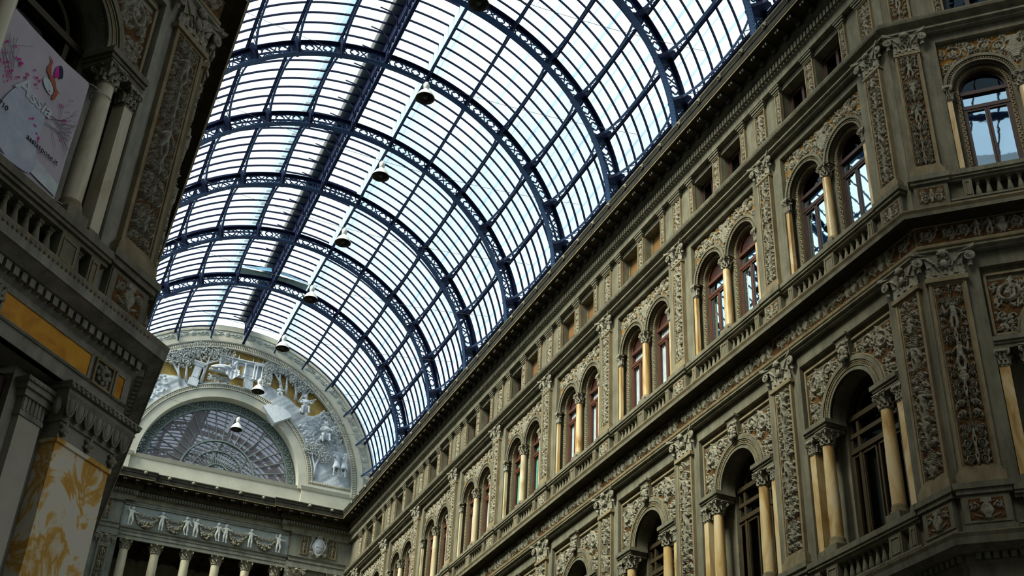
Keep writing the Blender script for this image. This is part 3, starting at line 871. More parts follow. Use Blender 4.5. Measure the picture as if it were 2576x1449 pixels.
def b_window_main(r):
    """big casement door-window; origin on bay axis at z 11.0, y=0 frame front"""
    R = .86; zs = 3.30
    mb = MB(); mb.arcband(0, zs, R - .08, R + .05, 0, .12, n=32); mb.arcband(0, zs + .05, .50, .58, .02, .10, n=28)
    mb.box(-R - .05, -R + .08, 0, .12, 0, zs); mb.box(R - .08, R + .05, 0, .12, 0, zs)
    mb.box(-R, R, -.05, .12, zs - .02, zs + .10); mb.box(-R, R, -.02, .12, zs - .42, zs - .32); mb.box(-R, R, -.03, .12, zs - .80, zs - .68); mb.box(-R, R, 0, .12, -.05, .12)
    for x in (-.56, .56): mb.box(x - .045, x + .045, -.01, .12, 0, zs)
    obj('frame', mb, M['woodolive'], r)
    mb = MB(); mb.add([(-R * math.cos(PI * k / 24), .07, zs + R * math.sin(PI * k / 24)) for k in range(25)], [tuple(range(25))]); obj('fanlight_pane', mb, M['glassdark'], r)
    mb = MB(); mb.add([(-R, .07, zs - .32), (R, .07, zs - .32), (R, .07, zs), (-R, .07, zs)], [(0, 1, 2, 3)]); obj('transom_pane', mb, M['glassdark'], r)
    mb = MB(); mb.add([(-R, .07, zs - .68), (R, .07, zs - .68), (R, .07, zs - .42), (-R, .07, zs - .42)], [(0, 1, 2, 3)]); obj('upper_light_pane', mb, M['glass'], r)
    for x0, x1 in ((-R, -.56), (-.56, 0), (0, .56), (.56, R)):
        mb = MB(); z0, z1 = .05, zs - .80
        mb.box(x0 + .03, x0 + .08, .01, .09, z0, z1); mb.box(x1 - .08, x1 - .03, .01, .09, z0, z1); mb.box(x0 + .03, x1 - .03, .01, .09, z0, z0 + .12); mb.box(x0 + .03, x1 - .03, .01, .09, z1 - .08, z1)
        cs = obj('casement', mb, M['woodolive'], r)
        mb = MB(); mb.add([(x0 + .03, .06, z0), (x1 - .03, .06, z0), (x1 - .03, .06, z1), (x0 + .03, .06, z1)], [(0, 1, 2, 3)]); obj('pane', mb, M['glassdark'], cs)
    mb = wavy_curtain(.80, .1, 2.3, .2, 7); obj('curtain', mb, M['curtaindim'], r)
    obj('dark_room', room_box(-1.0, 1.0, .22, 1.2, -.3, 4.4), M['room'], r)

def b_attic_pilaster(w, seed):
    def f(r):
        o = (0, 0, -23.02); hw = w / 2
        mb = MB(o); mb.box(-hw - .03, hw + .03, .03, .15, 23.02, 23.12); framed_panel(mb, w, 23.12, 24.50, .05, .15, .035); obj('shaft_frame', mb, M['trim'], r)
        h = relief_mesh('att%d_%d' % (seed, int(w * 100)), lambda: HF(w - .12, 1.22, .013).candelabra(seed, .06).mesh('carved_panel', CG()))
        obj('carved_panel', h, None, r, loc=(0, .095, 23.20 - 23.02))
        mb = MB(o); mb.box(-hw - .02, hw + .02, .03, .15, 24.50, 24.56); mb.box(-hw - .05, hw + .05, .0, .15, 24.56, 24.64); mb.box(-hw - .08, hw + .08, -.03, .15, 24.64, 24.74); obj('capital', mb, M['stone'], r)
    return f

def b_attic_window(kind):
    def f(r):
        w = 1.14; h = 1.46; hw = w / 2
        if kind == 'shutter':
            mb = MB(); mb.box(-hw, hw, .0, .05, 0, h); obj('roller_shutter', mb, M['shutter'], r)
            mb = MB(); mb.box(-hw, -hw + .05, -.04, .05, 0, h); mb.box(hw - .05, hw, -.04, .05, 0, h); obj('guide_rails', mb, M['trim'], r)
            return
        mb = MB(); mb.box(-hw, -hw + .07, -.02, .06, 0, h); mb.box(hw - .07, hw, -.02, .06, 0, h); mb.box(-hw, hw, -.02, .06, 0, .08); mb.box(-hw, hw, -.02, .06, h - .08, h); obj('frame', mb, M['wood'], r)
        for sg in (-1, 1):
            x0, x1 = (-hw + .07, 0) if sg < 0 else (0, hw - .07)
            mb = MB(); mb.box(x0, x0 + .05, -.01, .05, .08, h - .08); mb.box(x1 - .05, x1, -.01, .05, .08, h - .08); mb.box(x0, x1, -.01, .05, .08, .14); mb.box(x0, x1, -.01, .05, h - .14, h - .08)
            cs = obj('casement', mb, M['wood'], r)
            mb = MB(); mb.add([(x0, .02, .08), (x1, .02, .08), (x1, .02, h - .08), (x0, .02, h - .08)], [(0, 1, 2, 3)]); obj('pane', mb, M['glassdark'], cs)
        if kind == 'half':
            mb = MB(); mb.box(-hw + .02, hw - .02, -.05, -.025, h * .55, h); obj('roller_shutter', mb, M['shutter'], r)
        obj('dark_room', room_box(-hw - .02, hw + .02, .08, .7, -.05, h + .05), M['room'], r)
    return f

# ------------------------------------------------------------------ wall masonry
def wall_upper(mb, cx):
    x = 1.66; hb = B / 2 + .001
    for sg in (-1, 1):
        a, b = sorted((cx + sg * x, cx + sg * hb)); mb.box(a, b, .12, .72, 17.2, 22.37)
    mb.box(cx - hb, cx + hb, .12, .72, 22.37, 23.0)
    mb.archplate(cx - x, cx + x, 20.98, 22.37, [(cx - .83, .64, 20.98), (cx + .83, .64, 20.98)], .26, .38)
    mb.archplate(cx - x, cx + x, 18.38, 22.37, [(cx - .83, .52, 20.98), (cx + .83, .52, 20.98)], .38, .72)
    mb.box(cx - x, cx + x, .38, .72, 17.2, 18.38)
def wall_main(mb, cx, mi=0):
    x = 1.66; hb = B / 2 + .001
    for sg in (-1, 1):
        a, b = sorted((cx + sg * x, cx + sg * hb)); mb.box(a, b, .12, .95, 9.9, 16.0, mi)
    mb.box(cx - hb, cx + hb, .12, .95, 16.0, 17.2, mi)
    mb.archplate(cx - x, cx + x, 14.28, 16.0, [(cx, .80, 14.28)], .26, .62, 32, mi)
    mb.archplate(cx - x, cx + x, 11.0, 16.0, [(cx, .86, 14.30)], .66, .95, 32, mi)
    mb.box(cx - x, cx + x, .42, .95, 9.9, 11.0, mi)
def wall_attic(mb, cx):
    hb = B / 2 + .001
    for sg in (-1, 1):
        a, b = sorted((cx + sg * 1.33, cx + sg * hb)); mb.box(a, b, .12, .5, 23.0, 24.5)
    mb.box(cx - .19, cx + .19, .12, .5, 23.0, 24.5)
    mb.box(cx - hb, cx + hb, .12, .5, 24.5, 26.15)
    mb.box(cx - hb, cx + hb, .30, .5, 23.0, 23.04)

def upper_bay(F, cx, tag, key, curtain, wood, seedk):
    jm = 'giallo' if seedk < 4 else 'giallocream'
    for sg in (-1, 1):
        side = 'octagon side' if (sg > 0) == (F is FR) else 'lunette side'
        if F is FDR: side = 'corner side' if sg < 0 else 'outer side'
        place('archU', 'archivolt', b_archivolt_upper, F, cx + sg * .83, 0, 20.98, f'beaded upper arch moulding, {side}, {tag}', 'arch', 'upper storey arch mouldings')
        place('jambU' + jm, 'jamb_pilaster', b_jamb_pilaster(18.43, 18.62, 20.55, 20.98, .11, .10, jm), F, cx + sg * 1.59, .15, 18.43, f'slim ochre upper jamb pilaster, {side}, {tag}', 'pilaster', 'upper storey jamb pilasters')
        w = place('winU%s%s%s' % (curtain, wood, seedk < 2), 'window', b_window_upper(curtain, wood, 'glassclear' if curtain else 'glassmirror' if seedk < 2 else 'glass'), F, cx + sg * .83, .46, 18.42, f'arched upper {"curtained " if curtain else ""}window, {side}, {tag}', 'window', 'upper storey windows')
        name_window(w)
    place('spanU', 'spandrel_relief', b_spandrel_upper, F, cx, .255, 20.98, f'gold-ground scroll relief above the twin arches, {tag}', 'relief', 'upper storey spandrel reliefs')
    cm = 'giallo' if seedk < 4 else 'giallocream'
    place('colU' + cm, 'column', b_column_upper(cm), F, cx, .22, 18.43, f'ochre marble column between the twin upper windows, {tag}', 'column', 'upper storey columns')
    place('balU', 'balustrade', b_balustrade(17.31, 17.72, 18.20, 18.43, [(-1.66, -1.47), (-.19, .19), (1.47, 1.66)], [(-1.47, -.19), (.19, 1.47)], 1.94), F, cx, 0, 17.31, f'stone balustrade under the twin upper windows, {tag}', 'balustrade', 'upper storey balustrades')

WN = [0]
def name_window(w):
    WN[0] += 1; w.name = 'window_%d' % WN[0]; w['kind'] = 'structure'

def main_bay(F, cx, tag, colmat='giallo', window=True):
    for sg in (-1, 1):
        side = 'octagon side' if (sg > 0) == (F is FR) else 'lunette side'
        if F is FDR or F is FDL: side = 'corner side' if (sg < 0) == (F is FDR) else 'outer side'
        place('impM', 'impost', b_impost, F, cx + sg * 1.23, 0, 14.03, f'main storey impost block, {side}, {tag}', 'impost', 'main storey imposts', mirror=sg > 0)
        place('spanM', 'spandrel_relief', b_spandrel_main, F, cx + sg * .86, 0, 14.28, f'framed relief beside big arch, {side}, {tag}', 'relief', 'main storey spandrel reliefs', mirror=sg > 0)
        place('colM' + colmat, 'column', b_column_main(colmat), F, cx + sg * 1.03, .23, 11.1, f'marble column under big arch, {side}, {tag}', 'column', 'main storey columns')
        place('jambM' + colmat, 'jamb_pilaster', b_jamb_pilaster(11.1, 11.36, 13.66, 14.03, .20, .24, colmat), F, cx + sg * 1.54, .17, 11.1, f'square marble jamb pilaster, {side}, {tag}', 'pilaster', 'main storey jamb pilasters')
    place('archM', 'archivolt', b_archivolt_main, F, cx, 0, 14.28, f'large beaded arch moulding of the main storey, {tag}', 'arch', 'main storey arch mouldings')
    place('keyM', 'keystone', b_keystone, F, cx, .22, 15.28, f'keystone with carved head on the big arch, {tag}', 'keystone', 'main storey keystones')
    place('balM', 'balustrade', b_balustrade(10.1, 10.40, 10.86, 11.1, [(-1.66, -1.46), (-1.22, -.84), (.84, 1.22), (1.46, 1.66)], [(-1.46, -1.22), (-.84, .84), (1.22, 1.46)], 1.80), F, cx, 0, 10.1, f'stone balustrade at the foot of the big arch, {tag}', 'balustrade', 'main storey balustrades')
    w = place('winM', 'window', b_window_main, F, cx, .74, 11.0, f'tall dark arched window between marble columns, {tag}', 'window', 'main storey windows')
    name_window(w)

def frieze_band(F, cx, tag, w=B, key='fr'):
    k = key + str(int(w * 100))
    def bld(r):
        m = relief_mesh(k, lambda: HF(w, .46, .017).scrollband(4, .07).mesh('relief', CG(), thr=.012))
        obj('relief', m, None, r)
    place('frieze' + k, 'frieze_relief', bld, F, cx, -.005, 16.66, f'carved scroll frieze between the storeys, {tag}', 'relief', 'carved scroll friezes')

# long facade ------------------------------------------------------
wm = MB()
NB = 9
for i in range(NB):
    cx = -(P0Y + B / 2 + i * B)
    wall_upper(wm, cx); wall_main(wm, cx); wall_attic(wm, cx)
wm.box(-P0Y, .26, .12, .95, 9.9, 26.15)
ye = P0Y + NB * B
wm.box(-D_END - .6, -ye, .12, .95, 9.9, 24.5); wm.box(-D_END - .6, -ye, .12, .95, 24.5, 26.15)
wm.box(-D_END - .6, .26, .12, .95, 0, 9.9)
o = obj('wall_right', wm, M['stone'], loc=(FR[0], FR[1], 0), rz=FR[2])
o['kind'] = 'structure'; o['label'] = 'olive grey stucco masonry of the long arcaded facade'; o['category'] = 'wall'

CURT = [None, None, 'curtainwhite', 'curtainwhite', 'curtaingreen', 'curtainwhite', None, None, None]
WOOD = ['wood', 'woodred', 'woodred', 'woodred', 'woodred', 'woodred', 'woodred', 'woodred', 'woodred']
ATT = [('plain', 'plain'), ('plain', 'plain'), ('shutter', 'shutter'), ('shutter', 'half'), ('half', 'plain'), ('plain', 'plain'), ('plain', 'plain'), ('plain', 'plain'), ('plain', 'plain')]
for i in range(NB + 1):
    y = P0Y + i * B
    nm = f'{ORD[i]} from the octagon corner'
    place('pU%d' % (i % 3), 'pilaster', b_pilaster_upper(31 + i % 3), FR, -y, 0, 17.31, f'carved upper storey pilaster of the long facade, {nm}', 'pilaster', 'upper storey pilasters')
    if i < 7:
        place('pM%d' % (i % 3), 'pilaster', b_pilaster_main(41 + i % 3), FR, -y, 0, 10.1, f'tall figured main storey pilaster of the long facade, {nm}', 'pilaster', 'main storey pilasters')
    place('att%d' % (i % 2), 'attic_pilaster', b_attic_pilaster(.50, 51 + i % 2), FR, -y, 0, 23.02, f'short carved attic pilaster above the upper storey, {nm}', 'pilaster', 'attic pilasters')
for i in range(NB):
    cx = -(P0Y + B / 2 + i * B); tag = f'{ORD[i]} bay of long facade'
    upper_bay(FR, cx, tag, 'R', CURT[i], WOOD[i], i)
    for sg in (-1, 1):
        side = 'octagon side' if sg > 0 else 'lunette side'
        place('attS', 'attic_pilaster', b_attic_pilaster(.24, 55), FR, cx + sg * 1.44, 0, 23.02, f'slim attic pilaster, {side}, {tag}', 'pilaster', 'slim attic pilasters')
        kd = ATT[i][0 if sg > 0 else 1]
        w = place('attW' + kd, 'window', b_attic_window(kd), FR, cx + sg * .76, .42, 23.04, f'{"shuttered" if kd == "shutter" else "half shuttered" if kd == "half" else "dark"} attic window, {side}, {tag}', 'window', 'attic windows')
        name_window(w)
    place('attM', 'attic_pilaster', b_attic_pilaster(.36, 57), FR, cx, 0, 23.02, f'attic pilaster between two low windows, {tag}', 'pilaster', 'middle attic pilasters')
    if i < 6: main_bay(FR, cx, tag)
    frieze_band(FR, cx, tag)

# angled octagon facades -------------------------------------------
SIDE = 3
for F, nmf, sgn in ((FDR, 'mirrored-window octagon facade', 1), (FDL, 'banner-hung octagon facade', -1)):
    mat = 'stone' if sgn > 0 else 'stone_left'
    mb = MB()
    for i in range(SIDE):
        cx = sgn * (B / 2 + i * B)
        wall_main(mb, cx)
        if sgn > 0: wall_upper(mb, cx); wall_attic(mb, cx)
        else: mb.box(cx - B / 2, cx + B / 2, .12, .72, 17.2, 26.15)
    a, b = sorted((-sgn * .40, sgn * .0)); mb.box(a, b, .12, .95, 9.9, 26.15)
    a, b = sorted((sgn * SIDE * B, sgn * (SIDE * B + 1.0))); mb.box(a, b, .12, .95, 0, 26.15)
    if sgn > 0: mb.box(-.40, SIDE * B, .12, .95, 0, 9.9)
    o = obj('wall_octagon_right' if sgn > 0 else 'wall_octagon_left', mb, M[mat], loc=(F[0], F[1], 0), rz=F[2])
    o['kind'] = 'structure'; o['label'] = 'stucco masonry of the ' + nmf; o['category'] = 'wall'
    for i in range(2):
        lx = sgn * i * B; nm = f'{ORD[i]} from its corner'
        place('pM%d' % ((i + 2) % 3 if sgn > 0 else 1 - i), 'pilaster', b_pilaster_main(41 + ((i + 2) % 3 if sgn > 0 else 1 - i)), F, lx, 0, 10.1, f'figured main storey pilaster, {nmf}, {nm}', 'pilaster', 'octagon main storey pilasters')
        if sgn > 0:
            place('pU%d' % (1 - i), 'pilaster', b_pilaster_upper(32 - i), F, lx, 0, 17.31, f'carved upper storey pilaster, {nmf}, {nm}', 'pilaster', 'octagon upper storey pilasters')
            place('att%d' % (1 - i), 'attic_pilaster', b_attic_pilaster(.50, 52 - i), F, lx, 0, 23.02, f'short carved attic pilaster, {nmf}, {nm}', 'pilaster', 'octagon attic pilasters')
    for i in range(1):
        cx = sgn * (B / 2 + i * B); tag = f'{nmf}'
        main_bay(F, cx, tag, 'giallo' if sgn > 0 else 'giallopale')
        frieze_band(F, cx, tag)
        if sgn > 0:
            upper_bay(F, cx, tag, 'D', None, 'wood', 1)
            for s2 in (-1, 1):
                w = place('attWplain', 'window', b_attic_window('plain'), F, cx + s2 * .76, .42, 23.04, f'low attic window {"beside" if s2 < 0 else "away from"} the corner, {nmf}', 'window', 'attic windows'); name_window(w)
                place('attS', 'attic_pilaster', b_attic_pilaster(.24, 55), F, cx + s2 * 1.44, 0, 23.02, f'slim attic pilaster {"beside" if s2 < 0 else "away from"} the corner, {nmf}', 'pilaster', 'slim attic pilasters')
# short friezes round the two octagon corners
for F, sgn, nm in ((FDR, 1, 'corner by the mirrored windows'), (FDL, -1, 'corner by the banner')):
    frieze_band(F, -sgn * .22, 'angled piece, ' + nm, .46, 'frc')
frieze_band(FR, -.03, 'straight piece, corner by the long facade', .52, 'frd')

# side wall of the arm behind the banner corner
mb = MB(); mb.box(-.3, D_END + .6, .12, .95, 0, 26.15)
o = obj('wall_left', mb, M['stone_left'], loc=(FL[0], FL[1], 0), rz=FL[2]); o['kind'] = 'structure'; o['label'] = 'plain stucco side wall behind the banner corner'; o['category'] = 'wall'
place('pM0', 'pilaster', b_pilaster_main(41), FL, P0Y, 0, 10.1, 'main storey pilaster just round the banner corner, seen edge-on', 'pilaster', 'octagon main storey pilasters')

# ------------------------------------------------------------------ string courses and cornices
CXR, CYR = 7.5, -.30
far = 3 * B + .6
pR = [(CXR + far * .7071, CYR - far * .7071), (CXR, CYR), (CXR, D_END - .2)]
pL = [(-CXR, D_END - .2), (-CXR, CYR), (-CXR - far * .7071, CYR - far * .7071)]
def trim(n, path, prof, mis, mats, label):
    mb = MB(); mb.sweep(path, prof, mis)
    o = obj('trim_%d' % n, mb, mats); o['kind'] = 'structure'; o['label'] = label; o['category'] = 'moulding'
    return o
ledge1 = [(-.1, 8.93), (.02, 8.93), (.02, 9.12), (.06, 9.15), (.02, 9.17), (.02, 9.62), (.06, 9.66), (.08, 9.68), (.08, 9.80), (.20, 9.81), (.37, 9.90), (.39, 9.90), (.40, 10.03), (.43, 10.10), (.43, 10.12), (-.1, 10.16)]
mi1 = [0] * 13 + [1, 0]
ent1 = [(-.11, 16.36), (.02, 16.36), (.02, 16.40), (.09, 16.43), (.09, 16.47), (.01, 16.49), (.01, 16.54), (.05, 16.56), (.06, 16.62), (.03, 16.65), (-.01, 16.65), (-.01, 17.10), (.04, 17.12), (.20, 17.16), (.40, 17.15), (.41, 17.24), (.45, 17.30), (.45, 17.33), (-.1, 17.36)]
me1 = [0, 0, 0, 0, 0, 0, 1, 1, 1, 1, 0, 1, 2, 2, 0, 1, 1, 0]
ent2 = [(-.11, 22.60), (.02, 22.60), (.03, 22.66), (.10, 22.68), (.10, 22.73), (.03, 22.76), (.03, 22.86), (.12, 22.90), (.18, 22.92), (.20, 22.97), (.21, 23.02), (-.1, 23.06)]
TM = [M['stone'], M['trim'], M['soffit']]
trim(1, pR, ledge1, mi1, TM, 'projecting ledge under the main storey of the long facade')
trim(2, pR, ent1, me1, TM, 'string course and ledge between main and upper storeys')
trim(3, pR, ent2, None, TM, 'moulded sill course under the attic windows')
TL = [M['stone_left'], M['trim'], M['soffit']]
trim(4, pL, ledge1, mi1, TL, 'projecting ledge under the banner window')
trim(5, pL, ent1, me1, TL, 'string course above the banner window')
# dentils of the low ledges
def dentil_rows(root, paths, z0, z1, o0, o1, step, w, mat):
    for path in paths:
        for i in range(len(path) - 1):
            (xa, ya), (xb, yb) = path[i], path[i + 1]
            L = math.hypot(xb - xa, yb - ya); ux, uy = (xb - xa) / L, (yb - ya) / L; nx, ny = -uy, ux
            n = int(L / step)
            mb = MB()
            for k in range(n):
                t = (k + .5) * step
                if t > L - .02: break
                q = [(xa + ux * (t + e * w / 2) + nx * oo, ya + uy * (t + e * w / 2) + ny * oo) for e, oo in ((-1, o0), (1, o0), (1, o1), (-1, o1))]
                v = [(x, y, z0) for x, y in q] + [(x, y, z1) for x, y in q]
                mb.add(v, [(0, 1, 2, 3), (7, 6, 5, 4), (0, 4, 5, 1), (1, 5, 6, 2), (2, 6, 7, 3), (3, 7, 4, 0)])
            obj('dentil_row', mb, mat, root)
LEDL = bpy.data.objects['trim_4']
dentil_rows(LEDL, [[(-CXR, 9), (-CXR, CYR)], [(-CXR, CYR), (-CXR - far * .7071, CYR - far * .7071)]], 9.685, 9.80, .08, .17, .15, .095, M['stone_left'])
dentil_rows(bpy.data.objects['trim_1'], [[pR[0], pR[1]], [pR[1], (CXR, 6)]], 9.685, 9.80, .08, .17, .15, .095, M['stone'])
# egg rows under the gold lips
def egg_rows(root, paths, z, o, step, r, mat):
    for (xa, ya), (xb, yb) in paths:
        L = math.hypot(xb - xa, yb - ya); ux, uy = (xb - xa) / L, (yb - ya) / L; nx, ny = -uy, ux
        mb = MB()
        for k in range(int(L / step)):
            t = (k + .5) * step
            mb.ball((xa + ux * t + nx * o, ya + uy * t + ny * o, z), r, 5)
        obj('egg_row', mb, mat, root)
egg_rows(LEDL, [[(-CXR - .176, CYR - .176), (-CXR - far * .7071, CYR - far * .7071)]], 10.06, .405, .085, (.027, .03, .034), M['trim'])
egg_rows(bpy.data.objects['trim_2'], [[(CXR, CYR), (CXR, D_END - .2)]], 16.60, .045, .08, (.02, .025, .02), M['trim'])
egg_rows(bpy.data.objects['trim_3'], [[(CXR, CYR), (CXR, D_END - .2)]], 22.905, .16, .08, (.025, .025, .02), M['stone'])

# main cornice right round the arm
YE0, YE1 = D_END - .2, D_END - .04
pC = [(CXR + far * .7071, CYR - far * .7071), (CXR, CYR), (CXR, YE0), (3.85, YE0), (3.85, YE1), (-3.85, YE1), (-3.85, YE0), (-CXR, YE0), (-CXR, CYR), (-CXR - far * .7071, CYR - far * .7071)]
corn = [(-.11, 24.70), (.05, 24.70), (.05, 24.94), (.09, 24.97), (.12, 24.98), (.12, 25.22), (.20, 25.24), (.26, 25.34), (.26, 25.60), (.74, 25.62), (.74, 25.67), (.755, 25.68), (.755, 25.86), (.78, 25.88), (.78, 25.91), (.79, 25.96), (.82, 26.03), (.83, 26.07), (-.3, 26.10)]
mic = [0, 0, 0, 0, 0, 3, 2, 2, 2, 1, 1, 3, 3, 3, 3, 3, 0, 0]  # black soffit and pale fillet put shade and edge light into colour
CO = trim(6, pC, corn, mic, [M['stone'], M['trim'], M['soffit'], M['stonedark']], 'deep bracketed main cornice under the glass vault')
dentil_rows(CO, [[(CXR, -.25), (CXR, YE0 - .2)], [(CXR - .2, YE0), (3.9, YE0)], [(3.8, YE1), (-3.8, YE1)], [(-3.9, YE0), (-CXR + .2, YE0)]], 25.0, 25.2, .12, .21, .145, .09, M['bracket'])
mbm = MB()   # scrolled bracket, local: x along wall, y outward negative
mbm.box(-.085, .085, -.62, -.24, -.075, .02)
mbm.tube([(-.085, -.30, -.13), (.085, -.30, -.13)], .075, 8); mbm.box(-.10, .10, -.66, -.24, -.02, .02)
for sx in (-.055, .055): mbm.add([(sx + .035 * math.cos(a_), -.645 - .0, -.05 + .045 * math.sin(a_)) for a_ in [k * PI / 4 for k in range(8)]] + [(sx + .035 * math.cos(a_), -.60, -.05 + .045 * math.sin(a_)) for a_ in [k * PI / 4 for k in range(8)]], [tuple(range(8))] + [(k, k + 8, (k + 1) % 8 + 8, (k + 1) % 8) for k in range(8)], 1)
mod_me = mbm.mesh('modillion', [M['stonedark'], M['carved']])  # dark body, pale tips: shade and catch-light put into the colours
mbl = MB(); mbl.ball((0, 0, 0), (.07, .07, .08), 8); mbl.ball((0, -.06, -.02), (.035, .04, .035), 6)
for k in range(8): mbl.ball((.08 * math.cos(k * PI / 4), .0, .08 * math.sin(k * PI / 4)), (.03, .03, .03), 5)
lion_me = mbl.mesh('lion_head', [M['carved']])
for k in range(72):
    y = P0Y + (k + .5) * B / 8
    obj('modillion', mod_me, None, CO, loc=world(FR, -y, 0, 25.6), rz=FR[2])
    if k % 2 == 0: obj('lion_head', lion_me, None, CO, loc=world(FR, -(P0Y + (k + 1) * B / 8), -.80, 25.97), rz=FR[2])
for k in range(22):
    x = -6.4 + k * .61
    yy = YE1 if abs(x) < 3.85 else YE0
    obj('modillion', mod_me, None, CO, loc=(x, yy, 25.6), rz=0)
    if k % 2 == 0: obj('lion_head', lion_me, None, CO, loc=(x + .3, yy - .80, 25.97), rz=0)

# ------------------------------------------------------------------ glass vault
TH = 40 / 3.0
NP = 6                       # purlins each side of the ridge
FOOT = rad(97)
def pol(r, th): return (r * math.sin(th), ZC - ZC + r * math.cos(th))
def arcstrip(mb, r0, r1, y0, y1, a0, a1, n, mi=0):
    """curved bar across the vault; angle from the crown"""
    v = []
    for k in range(n + 1):
        a = a0 + (a1 - a0) * k / n
        s, c = math.sin(a), math.cos(a)
        v += [(r0 * s, y0, r0 * c), (r0 * s, y1, r0 * c), (r1 * s, y1, r1 * c), (r1 * s, y0, r1 * c)]
    f = []
    for k in range(n):
        p, q = 4 * k, 4 * k + 4
        f += [(p, q, q + 1, p + 1), (p + 1, q + 1, q + 2, p + 2), (p + 2, q + 2, q + 3, p + 3), (p + 3, q + 3, q, p)]
    f += [(0, 1, 2, 3), (4 * n + 3, 4 * n + 2, 4 * n + 1, 4 * n)]
    mb.add(v, f, mi)

def ribbon(mb, uv, w, y, t, rmid, th0, closed=False):
    """flat iron strap following (u arc length, v radial) points, width w, thickness t in y"""
    n = len(uv); L = []; R = []
    for i in range(n):
        a = uv[(i - 1) % n] if closed or i else uv[0]; b = uv[(i + 1) % n] if closed or i < n - 1 else uv[-1]
        dx, dz = b[0] - a[0], b[1] - a[1]; l = math.hypot(dx, dz) or 1
        L.append((uv[i][0] - dz / l * w / 2, uv[i][1] + dx / l * w / 2)); R.append((uv[i][0] + dz / l * w / 2, uv[i][1] - dx / l * w / 2))
    def P(u, v, yy):
        th = th0 + u / rmid; r = rmid + v
        return (r * math.sin(th), yy, r * math.cos(th))
    v = []
    for i in range(n): v += [P(*L[i], y - t / 2), P(*R[i], y - t / 2), P(*R[i], y + t / 2), P(*L[i], y + t / 2)]
    f = []
    for i in range(n if closed else n - 1):
        p, q = 4 * i, 4 * ((i + 1) % n)
        f += [(p, q, q + 1, p + 1), (p + 1, q + 1, q + 2, p + 2), (p + 2, q + 2, q + 3, p + 3), (p + 3, q + 3, q, p)]
    mb.add(v, f)

RI, RO = 7.60, 8.17
def b_rib(r):
    mb = MB(); arcstrip(mb, RI, RI + .025, -.14, .14, -FOOT, FOOT, 96)
    arcstrip(mb, RI + .025, RI + .10, -.02, .02, -FOOT, FOOT, 96)
    rg = []
    for k in range(0, 190):
        a = -FOOT + 2 * FOOT * (k + .5) / 190
        for y in (-.09, .09): mb.add([((RI - .012) * math.sin(a) + dx, y + dy, (RI - .012) * math.cos(a)) for dx, dy in ((-.014, -.014), (.014, -.014), (.014, .014), (-.014, .014))], [(0, 1, 2, 3)])
    obj('inner_flange', mb, M['iron'], r)
    mb = MB(); arcstrip(mb, RO - .03, RO, -.15, .15, -FOOT, FOOT, 96); arcstrip(mb, RO - .11, RO - .03, -.02, .02, -FOOT, FOOT, 96)
    obj('outer_flange', mb, M['irondark'], r)
    mb = MB(); rm = (RI + RO) / 2; L = rad(TH) * rm; hv = .19
    for i in range(-NP, NP):
        t0 = rad(TH) * i
        for c in (.30, .70):
            q = []
            for k in range(28):
                a = 2 * PI * k / 28
                rr = .125 + .035 * abs(math.cos(2 * a)) ** .6 * 1.5 - .02
                q.append((c * L + rr * 1.12 * math.cos(a), rr * .98 * math.sin(a)))
            ribbon(mb, q, .05, 0, .03, rm, t0, True)
            for dx, dz in ((-.19, .19), (.19, .19), (-.19, -.19), (.19, -.19)):
                ribbon(mb, [(c * L + dx * .55, dz * .55), (c * L + dx * 1.15, dz * 1.05)], .055, 0, .03, rm, t0)
        for c in (.07, .5, .93):
            w = .13 if c != .5 else .16
            for sg in (-1, 1):
                ribbon(mb, [(c * L - w, -hv * sg), (c * L - w * .35, -hv * .28 * sg), (c * L + w * .35, hv * .28 * sg), (c * L + w, hv * sg)], .045, 0, .03, rm, t0)
    for sg in (-1, 1):
        t0 = rad(TH) * NP * sg
        for j in range(2):
            c = sg * (.42 + .75 * j)
            q = [(c + .14 * math.cos(2 * PI * k / 20), .14 * math.sin(2 * PI * k / 20)) for k in range(20)]
            ribbon(mb, q, .05, 0, .03, rm, t0, True)
            for d in (-1, 1): ribbon(mb, [(c + .20 * sg, -hv * d), (c + .48 * sg, hv * d)], .045, 0, .03, rm, t0)
    arcstrip(mb, RI + .09, RI + .115, -.014, .014, -FOOT, FOOT, 96); arcstrip(mb, RO - .125, RO - .10, -.014, .014, -FOOT, FOOT, 96)
    obj('web', mb, M['iron'], r)
    mb = MB()                      # gusset box with curved bracket plates at a purlin, local z radial
    mb.box(-.05, .05, -.17, .17, RI, RO); mb.box(-.03, .20, -.13, .13, RI + .02, RI + .05)
    for sg in (-1, 1):
        mb.add([(-.06, sg * .15, RI), (.06, sg * .15, RI), (.06, sg * .44, RI + .30), (-.06, sg * .44, RI + .30), (.06, sg * .40, RO), (-.06, sg * .40, RO), (-.06, sg * .15, RO), (.06, sg * .15, RO)], [(0, 1, 2, 3), (3, 2, 4, 5), (0, 3, 5, 6), (1, 7, 4, 2), (6, 5, 4, 7)])
    me = mb.mesh('gusset', [M['irondark']])
    for i in range(-NP, NP + 1):
        g = obj('gusset', me, None, r); g.rotation_euler = (0, rad(TH) * i, 0)

def put(key, name, build, loc, roty, label, cat, group):
    r = place(key, name, build, (0, 0, 0), 0, 0, 0, label, cat, group)
    r.location = loc; r.rotation_euler = (0, roty, 0)
    return r

RIBY = [P0Y + i * B for i in range(9)]
for i, y in enumerate(RIBY):
    put('rib', 'arch_rib', b_rib, (0, y, ZC), 0, f'blue iron vault rib with quatrefoil web, {ORD[8 - i]} from the lunette wall', 'arch', 'iron vault ribs')

